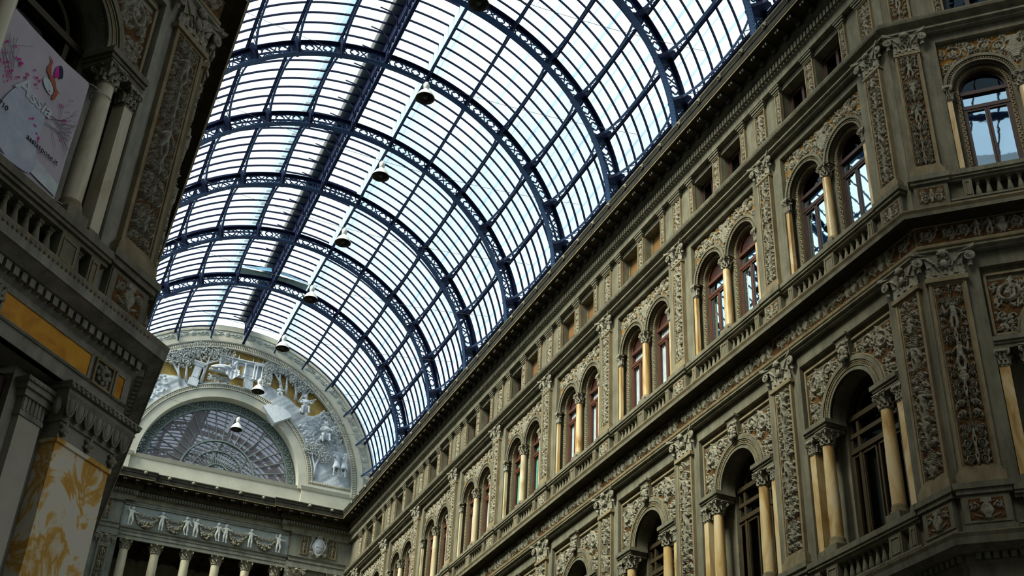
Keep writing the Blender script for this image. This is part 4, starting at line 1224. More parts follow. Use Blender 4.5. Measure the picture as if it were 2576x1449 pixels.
def b_purlin(L, ridge=False):
    R0 = 8.2
    def f(r):
        o = (0, 0, -R0)
        mb = MB(o); mb.box(-.035, .035, 0, L, 8.26, 8.33); mb.box(-.06, .06, 0, L, 8.33, 8.35)
        obj('top_chord', mb, M['irondark'], r)
        low = []; n = 28
        for k in range(n + 1):
            t = k / n; q = abs(2 * t - 1)
            low.append((0, .12 + (L - .24) * t, (7.74 if not ridge else 7.66) + (.40 if not ridge else .2) * (1 - q ** 2.6)))
        mb = MB(o)
        v = []
        for x, y, z in low: v += [(-.045, y, z), (.045, y, z), (.045, y, z + .03), (-.045, y, z + .03)]
        fs = []
        for k in range(n):
            p, q = 4 * k, 4 * k + 4
            fs += [(p, p + 1, q + 1, q), (p + 1, p + 2, q + 2, q + 1), (p + 2, p + 3, q + 3, q + 2), (p + 3, p, q, q + 3)]
        mb.add(v, fs); obj('curved_lower_chord', mb, M['iron'], r)
        mb = MB(o); m = 22
        for k in range(m):
            t0, t1 = k / m, (k + 1) / m
            def zl(t): q = abs(2 * t - 1); return (7.74 if not ridge else 7.66) + (.40 if not ridge else .2) * (1 - q ** 2.6) + .02
            a = (0, .12 + (L - .24) * t0, zl(t0)) if k % 2 == 0 else (0, .12 + (L - .24) * t0, 8.25)
            b = (0, .12 + (L - .24) * t1, 8.25) if k % 2 == 0 else (0, .12 + (L - .24) * t1, zl(t1))
            mb.tube([a, b], .016, 4, sm=False)
        obj('lattice', mb, M['iron'], r)
        if ridge:
            mb = MB(o); mb.box(-.07, .07, 0, L, 7.62, 7.66); mb.box(-.07, .07, 0, L, 8.35, 9.13); obj('ridge_beam', mb, M['irondark'], r)
            for k in range(4):
                mb = MB(o); y = L * (k + .5) / 4
                mb.tube([(-.9, y, 8.86), (-.45, y, 8.80), (-.18, y, 8.55), (-.12, y, 8.2)], .03, 5); obj('hook_bracket', mb, M['irondark'], r)
    return f
for i in range(9):
    y0 = RIBY[i]; L = (RIBY[i + 1] if i < 8 else D_END - .05) - y0
    bayn = f'{ORD[8 - i]} bay from lunette'
    for k in range(-NP, NP + 1):
        th = rad(TH) * k
        if k == 0: lab = f'deep ridge girder at the vault crown, {bayn}'
        else: lab = f'lattice purlin, {ORD[abs(k) - 1]} from ridge {"towards facade" if k > 0 else "on banner side"}, {bayn}'
        put('pur%d%d' % (k == 0, i == 8), 'ridge_girder' if k == 0 else 'purlin', b_purlin(L, k == 0), (8.2 * math.sin(th), y0, ZC + 8.2 * math.cos(th)), th, lab, 'beam', 'ridge girders' if k == 0 else 'lattice purlins')

RG = 8.44; RL = 9.00; TL_ = rad(TH)
def glass_arc(mb, r, a0, a1, y0, y1, n, mi=0):
    v = []
    for k in range(n + 1):
        a = a0 + (a1 - a0) * k / n
        v += [(r * math.sin(a), y0, r * math.cos(a)), (r * math.sin(a), y1, r * math.cos(a))]
    mb.add(v, [(2 * k, 2 * k + 1, 2 * k + 3, 2 * k + 2) for k in range(n)], mi, True)
def b_glazing(L):
    def f(r):
        nb = int(round(L / B * 8)); st = L / nb
        low = rad(83)
        for a0, a1, rr, n in ((-low, -TL_, RG, 32), (TL_, low, RG, 32), (-TL_, TL_, RL, 12)):
            mb = MB(); glass_arc(mb, rr + .05, a0, a1, 0, L, n); obj('glass', mb, M['roofglass'], r)
        for sg in (-1, 1):
            mb = MB(); glass_arc(mb, RG + .05, sg * low, sg * FOOT, 0, L, 4); obj('foot_glass', mb, M['fixing'], r)
        for k in range(-NP, NP):
            if k in (-1, 0): continue
            for a, da in ((rad(TH) * (k + .5), .0065), (rad(TH) * (k + (1 if k < 0 else 0)) + (.03 if k > 0 else -.03), .003)):
                mb = MB(); glass_arc(mb, RG + .03, a - da, a + da, 0, L, 1); obj('glass_lap', mb, M['lap'], r)
        mb = MB()
        for a0, a1, rr, n in ((-FOOT, -TL_, RG, 40), (TL_, FOOT, RG, 40), (-TL_, TL_, RL, 12)):
            arcstrip(mb, rr - .045, rr + .03, -.021, .021, a0, a1, n)
        me = mb.mesh('glazing_bar', [M['irondark']])
        for k in range(nb): obj('glazing_bar', me, None, r, loc=(0, (k + .5) * st, 0))
    return f
for i in range(9):
    y0 = RIBY[i]; L = (RIBY[i + 1] if i < 8 else D_END - .02) - y0
    put('glz%d' % (i == 8), 'glazed_roof_bay', b_glazing(L), (0, y0, ZC), 0, f'curved glazed roof panel with thin bars, {ORD[8 - i]} from the lunette wall', 'skylight', 'glazed roof bays')
def long_board(mb, x0, z0, x1, z1, t=.012):
    mb.add([(x0 - t, P0Y, z0), (x0 + t, P0Y, z0), (x1 + t, P0Y, z1), (x1 - t, P0Y, z1), (x0 - t, D_END - .1, z0), (x0 + t, D_END - .1, z0), (x1 + t, D_END - .1, z1), (x1 - t, D_END - .1, z1)], [(0, 1, 2, 3), (7, 6, 5, 4), (0, 4, 5, 1), (1, 5, 6, 2), (2, 6, 7, 3), (3, 7, 4, 0)])
s_, c_ = math.sin(TL_), math.cos(TL_)
xa, za = (RG - .02) * s_, (RG - .02) * c_
mb = MB(); long_board(mb, xa, za, xa - .07, za + .60)
obj('lantern_curb', mb, M['frosted'], loc=(0, 0, ZC), label='long pale curb board of the raised ridge light, towards the long facade', cat='curb')
r = bpy.data.objects.new('lantern_side_glazing', None); COL.objects.link(r); r.location = (0, 0, ZC); r['label'] = 'long shade-tinted blue side glazing of the raised ridge light, on the banner side'; r['category'] = 'skylight'
for k, nm in enumerate(('shade1', 'shade2', 'shade3')):  # panes step from dark to pale as a painted-in shade gradient
    mb = MB(); xx = -xa - .02 - .13 * k; zz = za + .04 + .17 * k
    mb.add([(xx, P0Y, zz), (xx - .13, P0Y, zz + .17), (xx - .13, D_END - .1, zz + .17), (xx, D_END - .1, zz)], [(0, 1, 2, 3)])
    obj('pane', mb, M[nm], r)
mb = MB(); mb.box(-.50, .26, P0Y, D_END - .1, 9.13, 9.18)
obj('ridge_walkway', mb, M['walkway'], loc=(0, 0, ZC), label='dark maintenance walkway along the vault crown', cat='walkway')
for sg, nm in ((1, 'towards the long facade'), (-1, 'on the banner side')):
    r = bpy.data.objects.new('vent_flap', None); COL.objects.link(r); r.location = (0, 37.25, ZC + 8.4)
    r['label'] = f'pale green open vent flap beside the ridge, {nm}'; r['category'] = 'vent'; r['group'] = 'ridge vent flaps'
    mb = MB(); a, b = sorted((sg * .18, sg * 1.86))
    mb.add([(a, 0, .06 if a > 0 else -.04), (b, 0, -.04 if a > 0 else .06), (b, .75, -.04), (a, .75, -.04)], [(0, 1, 2, 3)]); mb.add([(a, 0, -.02), (b, 0, -.06), (b, .75, -.06), (a, .75, -.06)], [(3, 2, 1, 0)])
    obj('green_sheet', mb, M['panelgreen'], r)
    mb = MB(); mb.add([(sg * .18, -.25, .02), (sg * 1.86, -.02, .0), (sg * 1.86, .02, .03), (sg * .18, .02, .42)], [(0, 1, 2, 3)]); mb.add([(sg * .18, -.24, .03), (sg * 1.86, -.01, .01), (sg * 1.86, .03, .04), (sg * .18, .03, .43)], [(3, 2, 1, 0)])
    obj('blue_sheet', mb, M['panelblue'], r)

# lamps on cross cables
def b_lamp(r):
    o = (0, 0, 0)
    mb = MB(); mb.lathe([(.315, -.06), (.30, -.04), (.27, .05), (.20, .17), (.12, .26), (.07, .31), (.06, .34)], 48, (0, 0), flute=.02, nf=24); obj('bell_shade', mb, M['lampwhite'], r)
    mb = MB(); mb.lathe([(.30, -.06), (.26, .04), (.18, .15), (.08, .24), (.001, .25)], 48, (0, 0), flute=.04, nf=24); mb.lathe([(.315, -.06), (.30, -.06)], 48); obj('inner_reflector', mb, M['lampdark'], r)
    mb = MB(); mb.lathe([(.06, .34), (.085, .36), (.085, .55), (.05, .60), (.02, .64)], 12); mb.tube([(.09, 0, .36), (.10, 0, .52), (.02, 0, .66)], .012, 5); mb.tube([(-.09, 0, .36), (-.10, 0, .52), (-.02, 0, .66)], .012, 5); obj('socket', mb, M['lampwhite'], r)
    mb = MB(); mb.ball((0, 0, .02), (.08, .08, .11), 10); obj('bulb', mb, M['lampdark'], r)
for k in range(-1, 7):
    y = 12.52 + k * B
    nm = ORD[6 - k]
    r = place('lamp', 'pendant_lamp', b_lamp, (0, 0, 0), 0, y, 28.15, f'white fluted bell lamp hanging on a cable, {nm} from the lunette wall', 'lamp', 'bell lamps')
    mb = MB(); pts = []
    for t in range(25):
        u = -1 + t / 12
        pts.append((7.95 * u, y, 28.80 + .75 * u * u))
    mb.tube(pts, .009, 4); obj('support_cable', mb, M['wire'], label=f'thin cross cable carrying the {nm} lamp from the lunette wall', cat='cable', group='lamp cables')

# ------------------------------------------------------------------ end wall
def setk(o, kind, label, cat, group=None):
    if kind: o['kind'] = kind
    o['label'] = label; o['category'] = cat
    if group: o['group'] = group
    return o
YL = D_END + .10
mb = MB()
for s in (-1, 1):      # piers and back of the loggia
    a, b = sorted((s * 4.25, s * 7.7)); mb.box(a, b, YE0 + .1, D_END + .7, 0, 24.7)
mb.box(-4.25, 4.25, YE1 + .1, D_END + .7, 23.2, 24.7); mb.box(-7.7, 7.7, YE0 + .12, D_END + .7, 24.7, 26.15)
mb.box(-4.6, 4.6, D_END + 3.3, D_END + 3.5, 0, 24); mb.box(-4.6, -4.25, D_END + .5, D_END + 3.4, 0, 24); mb.box(4.25, 4.6, D_END + .5, D_END + 3.4, 0, 24); mb.box(-4.6, 4.6, D_END + .1, D_END + 3.5, 23.6, 23.7)
o = obj('wall_end', mb, M['greyend']); setk(o, 'structure', 'grey stucco end wall below the lunette', 'wall')
mb = MB(); mb.box(-4.25, 4.25, D_END + .2, D_END + 3.4, 22.95, 23.2)
for k in range(8): mb.box(-3.9 + k * 1.05, -3.75 + k * 1.05, D_END + .2, D_END + 3.4, 22.80, 22.96)
for k in range(3): mb.box(-4.2, 4.2, D_END + .6 + k * 1.1, D_END + .75 + k * 1.1, 22.80, 22.96)
o = obj('ceiling', mb, M['soffit']); setk(o, 'structure', 'painted coffered ceiling behind the end wall columns', 'ceiling')
# mouldings of the end wall
def hband(n, x0, x1, y, prof, mat, label):
    mb = MB(); mb.sweep([(x1, y), (x0, y)], prof); o = obj('trim_%d' % n, mb, mat); setk(o, 'structure', label, 'moulding')
hband(7, -4.3, 4.3, YE1, [(-.11, 22.76), (.0, 22.76), (.0, 22.95), (.03, 22.96), (.03, 23.12), (.06, 23.14), (.06, 23.26), (.12, 23.30), (.14, 23.36), (-.1, 23.40)], M['greyend'], 'architrave over the end wall columns')
hband(8, -4.3, 4.3, YE1, [(-.11, 24.56), (.02, 24.56), (.05, 24.62), (.05, 24.72), (-.1, 24.74)], M['greyend'], 'moulding above the putti frieze')
for s, n in ((1, 9), (-1, 10)):
    mb = MB(); a, b = (4.3, 7.4) if s > 0 else (-7.4, -4.3)
    mb.sweep([(b, YE0), (a, YE0)], [(-.11, 22.80), (.06, 22.80), (.06, 23.1), (.10, 23.14), (.10, 23.30), (.16, 23.36), (-.1, 23.42)])
    mb.sweep([(b, YE0), (a, YE0)], [(-.11, 24.60), (.04, 24.62), (.08, 24.70), (-.1, 24.74)])
    o = obj('trim_%d' % n, mb, M['greyend']); setk(o, 'structure', 'pier mouldings of the end wall, ' + ('long facade side' if s > 0 else 'banner side'), 'moulding')
# colonnade
def b_col_end(r):
    mb = MB((0, 0, -14)); mb.lathe([(.245, 14), (.245, 18), (.215, 22.25)], 24, (0, 0)); obj('shaft', mb, M['giallopale'], r)
    mb = MB((0, 0, -14)); corinthian(mb, (0, 0), .215, 22.25, .50); obj('capital', mb, M['carved'], r)
for k in range(6):
    x = -3.80 + k * 1.52
    place('colE', 'column', b_col_end, FE, x, .12, 14, f'pale round end wall column with leafy capital, {ORD[5 - k]} from the long facade', 'column', 'end wall columns')
def b_pil_end(r):
    mb = MB((0, 0, -14)); framed_panel(mb, .56, 14, 22.2, 0, .14, .06); obj('shaft_frame', mb, M['greyend'], r)
    h = relief_mesh('pilE', lambda: HF(.36, 5.0, .02).candelabra(71, .07).mesh('carved_panel', CG())); obj('carved_panel', h, None, r, loc=(0, .045, 3.1))
    mb = MB((0, 0, -14)); flat_capital(mb, .56, 22.2, .55, 0); obj('capital', mb, M['carved'], r)
for x, nm in ((-4.82, 'banner side'), (4.82, 'long facade side, inner'), (6.9, 'long facade corner'), (-6.9, 'banner side corner')):
    place('pilE', 'pilaster', b_pil_end, FE, x, -.22, 14, f'carved end wall pilaster beside the columns, {nm}', 'pilaster', 'end wall pilasters')
# frieze of putti
r = bpy.data.objects.new('putti_frieze', None); COL.objects.link(r); r.location = (0, YE1, 23.40); setk(r, None, 'long grey sunk field behind the garland putti', 'frieze')
mb = MB((0, -YE1, -23.40)); mb.box(-4.22, 4.22, YE1 + .0, YE1 + .12, 23.40, 24.56); obj('ground', mb, M['friezegrey'], r)
mb = MB((0, -YE1, -23.40))
for a, b, c, d in ((-4.32, 4.32, 24.50, 24.57), (-4.32, 4.32, 23.38, 23.43), (-4.34, -4.22, 23.4, 24.56), (4.22, 4.34, 23.4, 24.56)): mb.box(a, b, YE1 - .06, YE1 + .08, c, d)
obj('border', mb, M['greyend'], r)

def skin_figure(name, joints, edges, radii, mat, sub=2):
    me = bpy.data.meshes.new(name + '_armature'); me.from_pydata(joints, edges, [])
    ob = bpy.data.objects.new(name + '_armature', me); COL.objects.link(ob)
    ob.modifiers.new('s', 'SKIN'); sk = me.skin_vertices[0].data
    for i, r in enumerate(radii):
        rr = r if isinstance(r, (tuple, list)) else (r, r)
        sk[i].radius = rr
    sk[0].use_root = True
    su = ob.modifiers.new('u', 'SUBSURF'); su.levels = sub; su.render_levels = sub
    dg = bpy.context.evaluated_depsgraph_get()
    out = bpy.data.meshes.new_from_object(ob.evaluated_get(dg)); out.name = name
    bpy.data.objects.remove(ob); bpy.data.meshes.remove(me)
    out.materials.clear(); out.materials.append(mat)
    for p in out.polygons: p.use_smooth = True
    return out

def human(name, P, h, mat, plump=1.0, hd=1.0):
    """P: joint dict in units of height h (x right, y to back, z up)"""
    ks = ['pelvis', 'waist', 'chest', 'neck', 'head', 'crown', 'lhip', 'lknee', 'lankle', 'ltoe', 'rhip', 'rknee', 'rankle', 'rtoe', 'lsh', 'lelb', 'lwr', 'lhand', 'rsh', 'relb', 'rwr', 'rhand']
    R = dict(pelvis=.085, waist=.075, chest=.092, neck=.036, head=.062, crown=.045, hip=.068, knee=.045, ankle=.026, toe=.024, sh=.045, elb=.031, wr=.021, hand=.024)
    E_ = [('pelvis', 'waist'), ('waist', 'chest'), ('chest', 'neck'), ('neck', 'head'), ('head', 'crown')]
    for s in 'lr':
        E_ += [('pelvis', s + 'hip'), (s + 'hip', s + 'knee'), (s + 'knee', s + 'ankle'), (s + 'ankle', s + 'toe'), ('chest', s + 'sh'), (s + 'sh', s + 'elb'), (s + 'elb', s + 'wr'), (s + 'wr', s + 'hand')]
    ix = {k: i for i, k in enumerate(ks)}
    rr = [(R[k] if k in R else R[k[1:]]) * h * (hd if k in ('head', 'crown') else plump) for k in ks]
    me = skin_figure(name, [tuple(c * h for c in P[k]) for k in ks], [(ix[a], ix[b]) for a, b in E_], rr, mat)
    return me

STAND = dict(pelvis=(0, 0, .52), waist=(0, 0, .62), chest=(0, 0, .75), neck=(0, -.01, .845), head=(0, -.02, .90), crown=(0, -.015, .955),
             lhip=(-.055, 0, .50), lknee=(-.075, -.03, .28), lankle=(-.07, 0, .05), ltoe=(-.08, -.08, .02), rhip=(.055, 0, .50), rknee=(.07, -.04, .28), rankle=(.08, .0, .05), rtoe=(.10, -.08, .02),
             lsh=(-.11, 0, .79), lelb=(-.20, -.02, .68), lwr=(-.29, -.04, .72), lhand=(-.33, -.05, .75), rsh=(.11, 0, .79), relb=(.20, -.02, .68), rwr=(.29, -.04, .72), rhand=(.33, -.05, .75))
def pose(base=STAND, **kw):
    d = dict(base); d.update(kw); return d
PUT = [pose(), pose(lelb=(-.20, 0, .86), lwr=(-.18, -.03, .97), lhand=(-.15, -.04, 1.0), rknee=(.12, -.05, .29), head=(.03, -.03, .90), crown=(.05, -.02, .955)),
       pose(relb=(.20, -.02, .62), rwr=(.27, -.04, .55), rhand=(.29, -.05, .51), lknee=(-.13, -.04, .30), lankle=(-.04, 0, .06), ltoe=(-.02, -.07, .02), head=(-.03, -.03, .9), crown=(-.05, -.02, .955))]
putm = {}
for k, (x, v) in enumerate([(-3.82, 1), (-2.30, 0), (-1.05, 2), (-.58, 1), (.56, 2), (.95, 0), (2.25, 0), (3.72, 1)]):
    if v not in putm: putm[v] = human('putto', PUT[v], .96, M['puttogrey'], 1.22, 1.45)
    r = bpy.data.objects.new('putto_statue', None); COL.objects.link(r); r.location = (x, YE1 - .13, 23.42)
    obj('body', putm[v], None, r)
    mb = MB(); rg = random.Random(k)
    hx, hz = PUT[v]['head'][0] * .96, .88
    mb.ball((hx, .015, hz + .015), (.088, .085, .092), 10)
    for q in range(40): a_ = rg.random() * 6.3; b_ = rg.uniform(0, 1.3); mb.ball((hx + .085 * math.sin(b_) * math.cos(a_), .02 + .085 * math.sin(b_) * math.sin(a_), hz + .02 + .09 * math.cos(b_)), .024, 5)
    obj('curls', mb, M['whiterelief'], r)
    setk(r, None, f'nude stone putto standing in the frieze, {ORD[7 - k]} from the long facade, holding a garland', 'statue', 'frieze putti')
for k, (x0, x1) in enumerate([(-3.62, -2.48), (-2.1, -1.22), (-.40, .40), (1.12, 2.05), (2.45, 3.55)]):
    r = bpy.data.objects.new('garland', None); COL.objects.link(r); r.location = ((x0 + x1) / 2, YE1 - .06, 23.85)
    hw = (x1 - x0) / 2; rg = random.Random(k + 40); mb = MB()
    for q in range(150):
        u = rg.uniform(-1, 1); d = .13 * (1 - u * u) + .045
        mb.ball((u * hw + rg.uniform(-.3, .3) * d, rg.uniform(-d, d * .2), -.30 * (1 - u * u) + .18 * abs(u) ** 3 + rg.uniform(-d, d) * .9), rg.uniform(.032, .055), 5)
    mb.tube([(u_ / 10 * hw, .0, -.30 * (1 - u_ * u_ / 100) + .18 * abs(u_ / 10) ** 3) for u_ in range(-10, 11)], .06, 6)
    obj('fruit_swag', mb, M['carved'], r)
    mb = MB()
    for s in (-1, 1):
        mb.tube([(s * (hw - .02 - .035 * j * hw), -.01, .26 - .004 * j + .085 * math.sin(j * .62)) for j in range(27)], .03, 5)
    obj('ribbon', mb, M['carved'], r)
    setk(r, None, f'fruit garland slung between putti, {ORD[4 - k]} from the long facade', 'garland', 'frieze garlands')
# coats of arms on the piers
def b_shield(r):
    mb = MB(); P = []
    for k in range(32):
        a = 2 * PI * k / 32
        P.append((.34 * math.cos(a) * (1 + .08 * math.cos(4 * a)), .48 * math.sin(a) * (1 + .04 * math.cos(3 * a))))
    mb.prism(P, -.10, .05, 0)
    mb.ball((0, -.08, 0), (.27, .10, .38), 16); mb.box(-.18, .18, -.19, -.10, -.05, -.02); obj('shield', mb, M['whiterelief'], r)
    mb = MB()
    for s in (-1, 1):
        for z in (-.42, .38): 
            pts = [(s * (.36 + .13 * (1 - t / 16) * math.cos(t * .7)), -.06, z + .13 * (1 - t / 16) * math.sin(t * .7)) for t in range(16)]
            mb.tube(pts, .035, 5)
        mb.tube([(s * .36, -.05, .36), (s * .44, -.05, 0), (s * .36, -.05, -.40)], .04, 5)
    mb.ball((0, -.08, .52), (.16, .07, .10), 8); mb.ball((0, -.06, -.52), (.10, .06, .10), 8)
    obj('scrolled_border', mb, M['carved'], r)
for s, nm in ((1, 'long facade side'), (-1, 'banner side')):
    place('shield', 'coat_of_arms', b_shield, FE, s * 5.85, -.16, 24.12, f'oval stone coat of arms on the end wall pier, {nm}', 'shield', 'pier coats of arms')
    for dx, n2 in ((-.78, 'towards the banner'), (.78, 'towards the long facade')):
        def bp(r):
            mb = MB(); framed_panel(mb, .40, -.5, .5, -.0, .1, .04); obj('frame', mb, M['trim'], r)
            obj('carving', relief_mesh('armside', lambda: HF(.28, .9, .018).candelabra(81, .05).mesh('carving', CG())), None, r, loc=(0, .045, -.45))
        place('armside', 'carved_relief', bp, FE, s * 5.85 + dx, -.16, 24.12, f'small upright relief panel beside the arms, {n2}, {nm}', 'relief', 'panels beside the arms')

# parapet below the lunette
mb = MB()
mb.sweep([(7.7, D_END), (4.55, D_END), (4.55, D_END + .18), (-4.55, D_END + .18), (-4.55, D_END), (-7.7, D_END)], [(0.02, 26.15), (.02, 27.18), (.06, 27.20), (.10, 27.30), (.13, 27.38), (-.6, 27.40)])
o = obj('trim_11', mb, M['cream']); setk(o, 'structure', 'pale plain parapet and sill below the lunette', 'parapet')
# arch rings of the lunette
def ring_arcs(mb, r0, r1, y0, y1, n=64): mb.arcband(0, ZC, r0, r1, y0, y1, 0, PI, n)
mb = MB(); ring_arcs(mb, 4.30, 4.78, D_END, D_END + .75)
o = obj('window_arch', mb, M['cream']); setk(o, None, 'smooth pale arch ring around the fan window', 'arch')
def bead_arch(r, r0, r1, y, n, z0=None):
    mb = MB(); ring_arcs(mb, r0, r0 + .05, y - .02, y + .2); ring_arcs(mb, r1 - .05, r1, y - .02, y + .2); ring_arcs(mb, r0 + .05, r1 - .05, y + .05, y + .2); obj('fillets', mb, M['cream'], r)
    mb = MB()
    for k in range(n):
        a = PI * (k + .5) / n; rm = (r0 + r1) / 2
        c, s = math.cos(a), math.sin(a)
        mb.ball((rm * c, y + .03, ZC + rm * s), ((r1 - r0) * .34 if abs(c) > .7 else .038, .05, (r1 - r0) * .34 if abs(s) > .7 else .038), 5)
        mb.ball(((r0 + .08) * c, y + .02, ZC + (r0 + .08) * s), .035, 5)
    obj('egg_row', mb, M['cream'], r)
for nm, a, b, y, n in (('inner', 4.80, 5.06, D_END - .04, 150), ('outer', 7.22, 7.60, D_END - .16, 230)):
    r = bpy.data.objects.new('egg_moulding', None); COL.objects.link(r)
    bead_arch(r, a, b, y, n); setk(r, None, f'{nm} egg and leaf arch moulding framing the lunette relief', 'moulding', 'lunette arch mouldings')
mb = MB(); ring_arcs(mb, 7.60, 7.86, D_END - .20, D_END + .4); ring_arcs(mb, 7.86, 8.32, D_END - .12, D_END + .4); ring_arcs(mb, 8.32, 8.62, D_END - .16, D_END + .4)
o = obj('lunette_archivolt', mb, M['cream']); setk(o, None, 'wide cream band between the lunette and the glass', 'arch')
def b_rosband(r):
    def mk():
        h = HF(1.66, .38, .018); h.rosette(0, .19, .16, .06, 8)
        rg = random.Random(9)
        for s in (-1, 1):
            for k in range(9): h.leaf(s * (.22 + .06 * k), .19 + .1 * math.sin(k * 2.1), (0 if s > 0 else PI) + rg.uniform(-.7, .7), .24, .045, .05)
            h.spiral(s * .68, .19, .10, 1.3, 0, s, .03, .05)
        return h.mesh('rosette_relief', [M['friezegrey'], M['cream']], bend=7.90, edge=True)
    obj('rosette_relief', relief_mesh('rosband', mk), None, r)
for k in range(-7, 7):
    a = rad(TH) * (k + .5)
    r = place('rosband', 'rosette_ornament', b_rosband, (0, 0, 0), 0, 0, 0, f'rosette and leaf panel on the cream band, {ORD[6 - k] } from the long facade', 'relief', 'rosette band panels')
    r.location = (0, D_END - .125, ZC); r.rotation_euler = (0, a, 0)
# bottom mouldings of the relief field
for s, nm in ((1, 'long facade side'), (-1, 'banner side')):
    r = bpy.data.objects.new('egg_moulding', None); COL.objects.link(r); a, b = sorted((s * 4.85, s * 7.55))
    mb = MB(); mb.box(a, b, D_END - .08, D_END + .2, 27.40, 27.52); mb.box(a, b, D_END - .04, D_END + .2, 27.52, 27.78); obj('fillets', mb, M['cream'], r)
    mb = MB()
    for k in range(28): mb.ball((a + (b - a) * (k + .5) / 28, D_END - .04, 27.66), (.04, .05, .08), 5)
    obj('egg_row', mb, M['carved'], r); setk(r, None, 'straight egg moulding under the lunette relief, ' + nm, 'moulding', 'lunette base mouldings')

# fan window
YW = D_END + .60
r = bpy.data.objects.new('window_%d' % (WN[0] + 1), None); COL.objects.link(r); WN[0] += 1; r.location = (0, YW, ZC)
setk(r, 'structure', 'large half-round fan window in the end wall lunette', 'window')
mb = MB(); mb.add([(4.32 * math.cos(PI * k / 48), .04, 4.32 * math.sin(PI * k / 48)) for k in range(49)], [tuple(range(49))]); obj('pane', mb, M['glassmauve'], r)
mb = MB()
for rr, w in ((3.78, .07), (1.95, .08), (1.36, .05), (.62, .05), (.36, .05), (4.26, .06)): mb.arcband(0, 0, rr, rr + w, -.05, .03, 0, PI, 48)
for k in range(19):
    a = PI * (k + .5) / 19
    mb.tube([(1.98 * math.cos(a), 0, 1.98 * math.sin(a)), (4.3 * math.cos(a), 0, 4.3 * math.sin(a))], .028, 4, sm=False)
for k in range(24):
    a = PI * (k + .5) / 24
    mb.tube([(.64 * math.cos(a), 0, .64 * math.sin(a)), (1.38 * math.cos(a), 0, 1.38 * math.sin(a))], .018, 4, sm=False)
for k in range(15):
    a = PI * (k + .5) / 15
    mb.tube([(.38 * math.cos(a), 0, .38 * math.sin(a)), (.64 * math.cos(a), 0, .64 * math.sin(a))], .016, 4, sm=False)
    q = [(1.68 * math.cos(a) + .15 * math.cos(t * PI / 6), -.01, 1.68 * math.sin(a) + .15 * math.sin(t * PI / 6)) for t in range(13)]
    mb.tube(q, .018, 4, cap=False)
mb.box(-4.3, 4.3, -.06, .04, .1, .2)
obj('fan_tracery', mb, M['irongrey'], r)
me = None
for k in range(38):
    a = PI * (k + .5) / 38
    if me is None:
        mb = MB(); mb.arcband(0, 0, .145, .185, -.04, .02, 0, 2 * PI, 16)
        for q in range(8): mb.leafd = mb.ball((.075 * math.cos(q * PI / 4), -.02, .075 * math.sin(q * PI / 4)), (.04, .02, .04), 5)
        mb.ball((0, -.03, 0), .035, 5)
        for e in (-.175, .175): mb.box(e - .012, e + .012, -.04, .02, -.25, .25)
        me = mb.mesh('rosette', [M['irongrey']])
    g = obj('rosette', me, None, r, loc=(4.03 * math.cos(a), 0, 4.03 * math.sin(a))); g.rotation_euler = (0, PI / 2 - a, 0)
obj('dark_room', room_box(-4.5, 4.5, .12, 1.2, -.3, 4.6), M['room'], r)

# relief field of the lunette
def mk_lun():
    h = HF(15.2, 7.2, .045); X, Z = np.meshgrid(h.X, h.Z); zz = Z + 27.5 - ZC; R = np.hypot(X, zz); T = np.degrees(np.arctan2(X, zz))
    rg = np.random.default_rng(4)
    sky = np.interp(T, [-90, -50, -42, -34, -24, -12, 12, 16, 24, 36, 44, 50, 54, 90], [8, 8, 6.5, 6.0, 5.3, 5.3, 5.3, 5.9, 6.0, 6.1, 6.2, 6.9, 8, 8])
    n = sum(np.sin(X * a + Z * b + c) / (i + 1.5) for i, (a, b, c) in enumerate([(2.1, 3.3, 0), (5.2, -3.1, 1), (-7.7, 6.9, 2), (11, 9, .4), (-14, 17, 2.2), (22, 13, 1.2)]))
    hh = np.clip((sky - R) / .25, 0, 1) * (.07 + .035 * n)
    h.H = np.maximum(hh, 0)
    for k in range(1100):
        t = rg.uniform(-88, -38) if k % 2 else rg.uniform(47, 63); r = rg.uniform(5.2, 7.15)
        h.dot(r * math.sin(math.radians(t)), r * math.cos(math.radians(t)) + ZC - 27.5, rg.uniform(.04, .09), rg.uniform(.10, .18))
    return h.mesh('relief_ground', [M['whiterelief'], M['lunettegold']], thr=.02, mask=lambda x, z: ((x ** 2 + (z + 27.5 - ZC) ** 2) > 4.9 ** 2) & ((x ** 2 + (z + 27.5 - ZC) ** 2) < 7.4 ** 2) & (z > .1), edge=False)
o = obj('lunette_relief', mk_lun(), None, loc=(0, D_END + .12, 27.5)); setk(o, None, 'white stucco landscape relief with gold sky around the fan window', 'relief')
mb = MB(); mb.arcband(0, ZC, 4.5, 8.6, D_END + .2, D_END + .7, 0, PI, 64)
o = obj('wall_lunette', mb, M['cream']); setk(o, 'structure', 'masonry behind the lunette relief', 'wall')

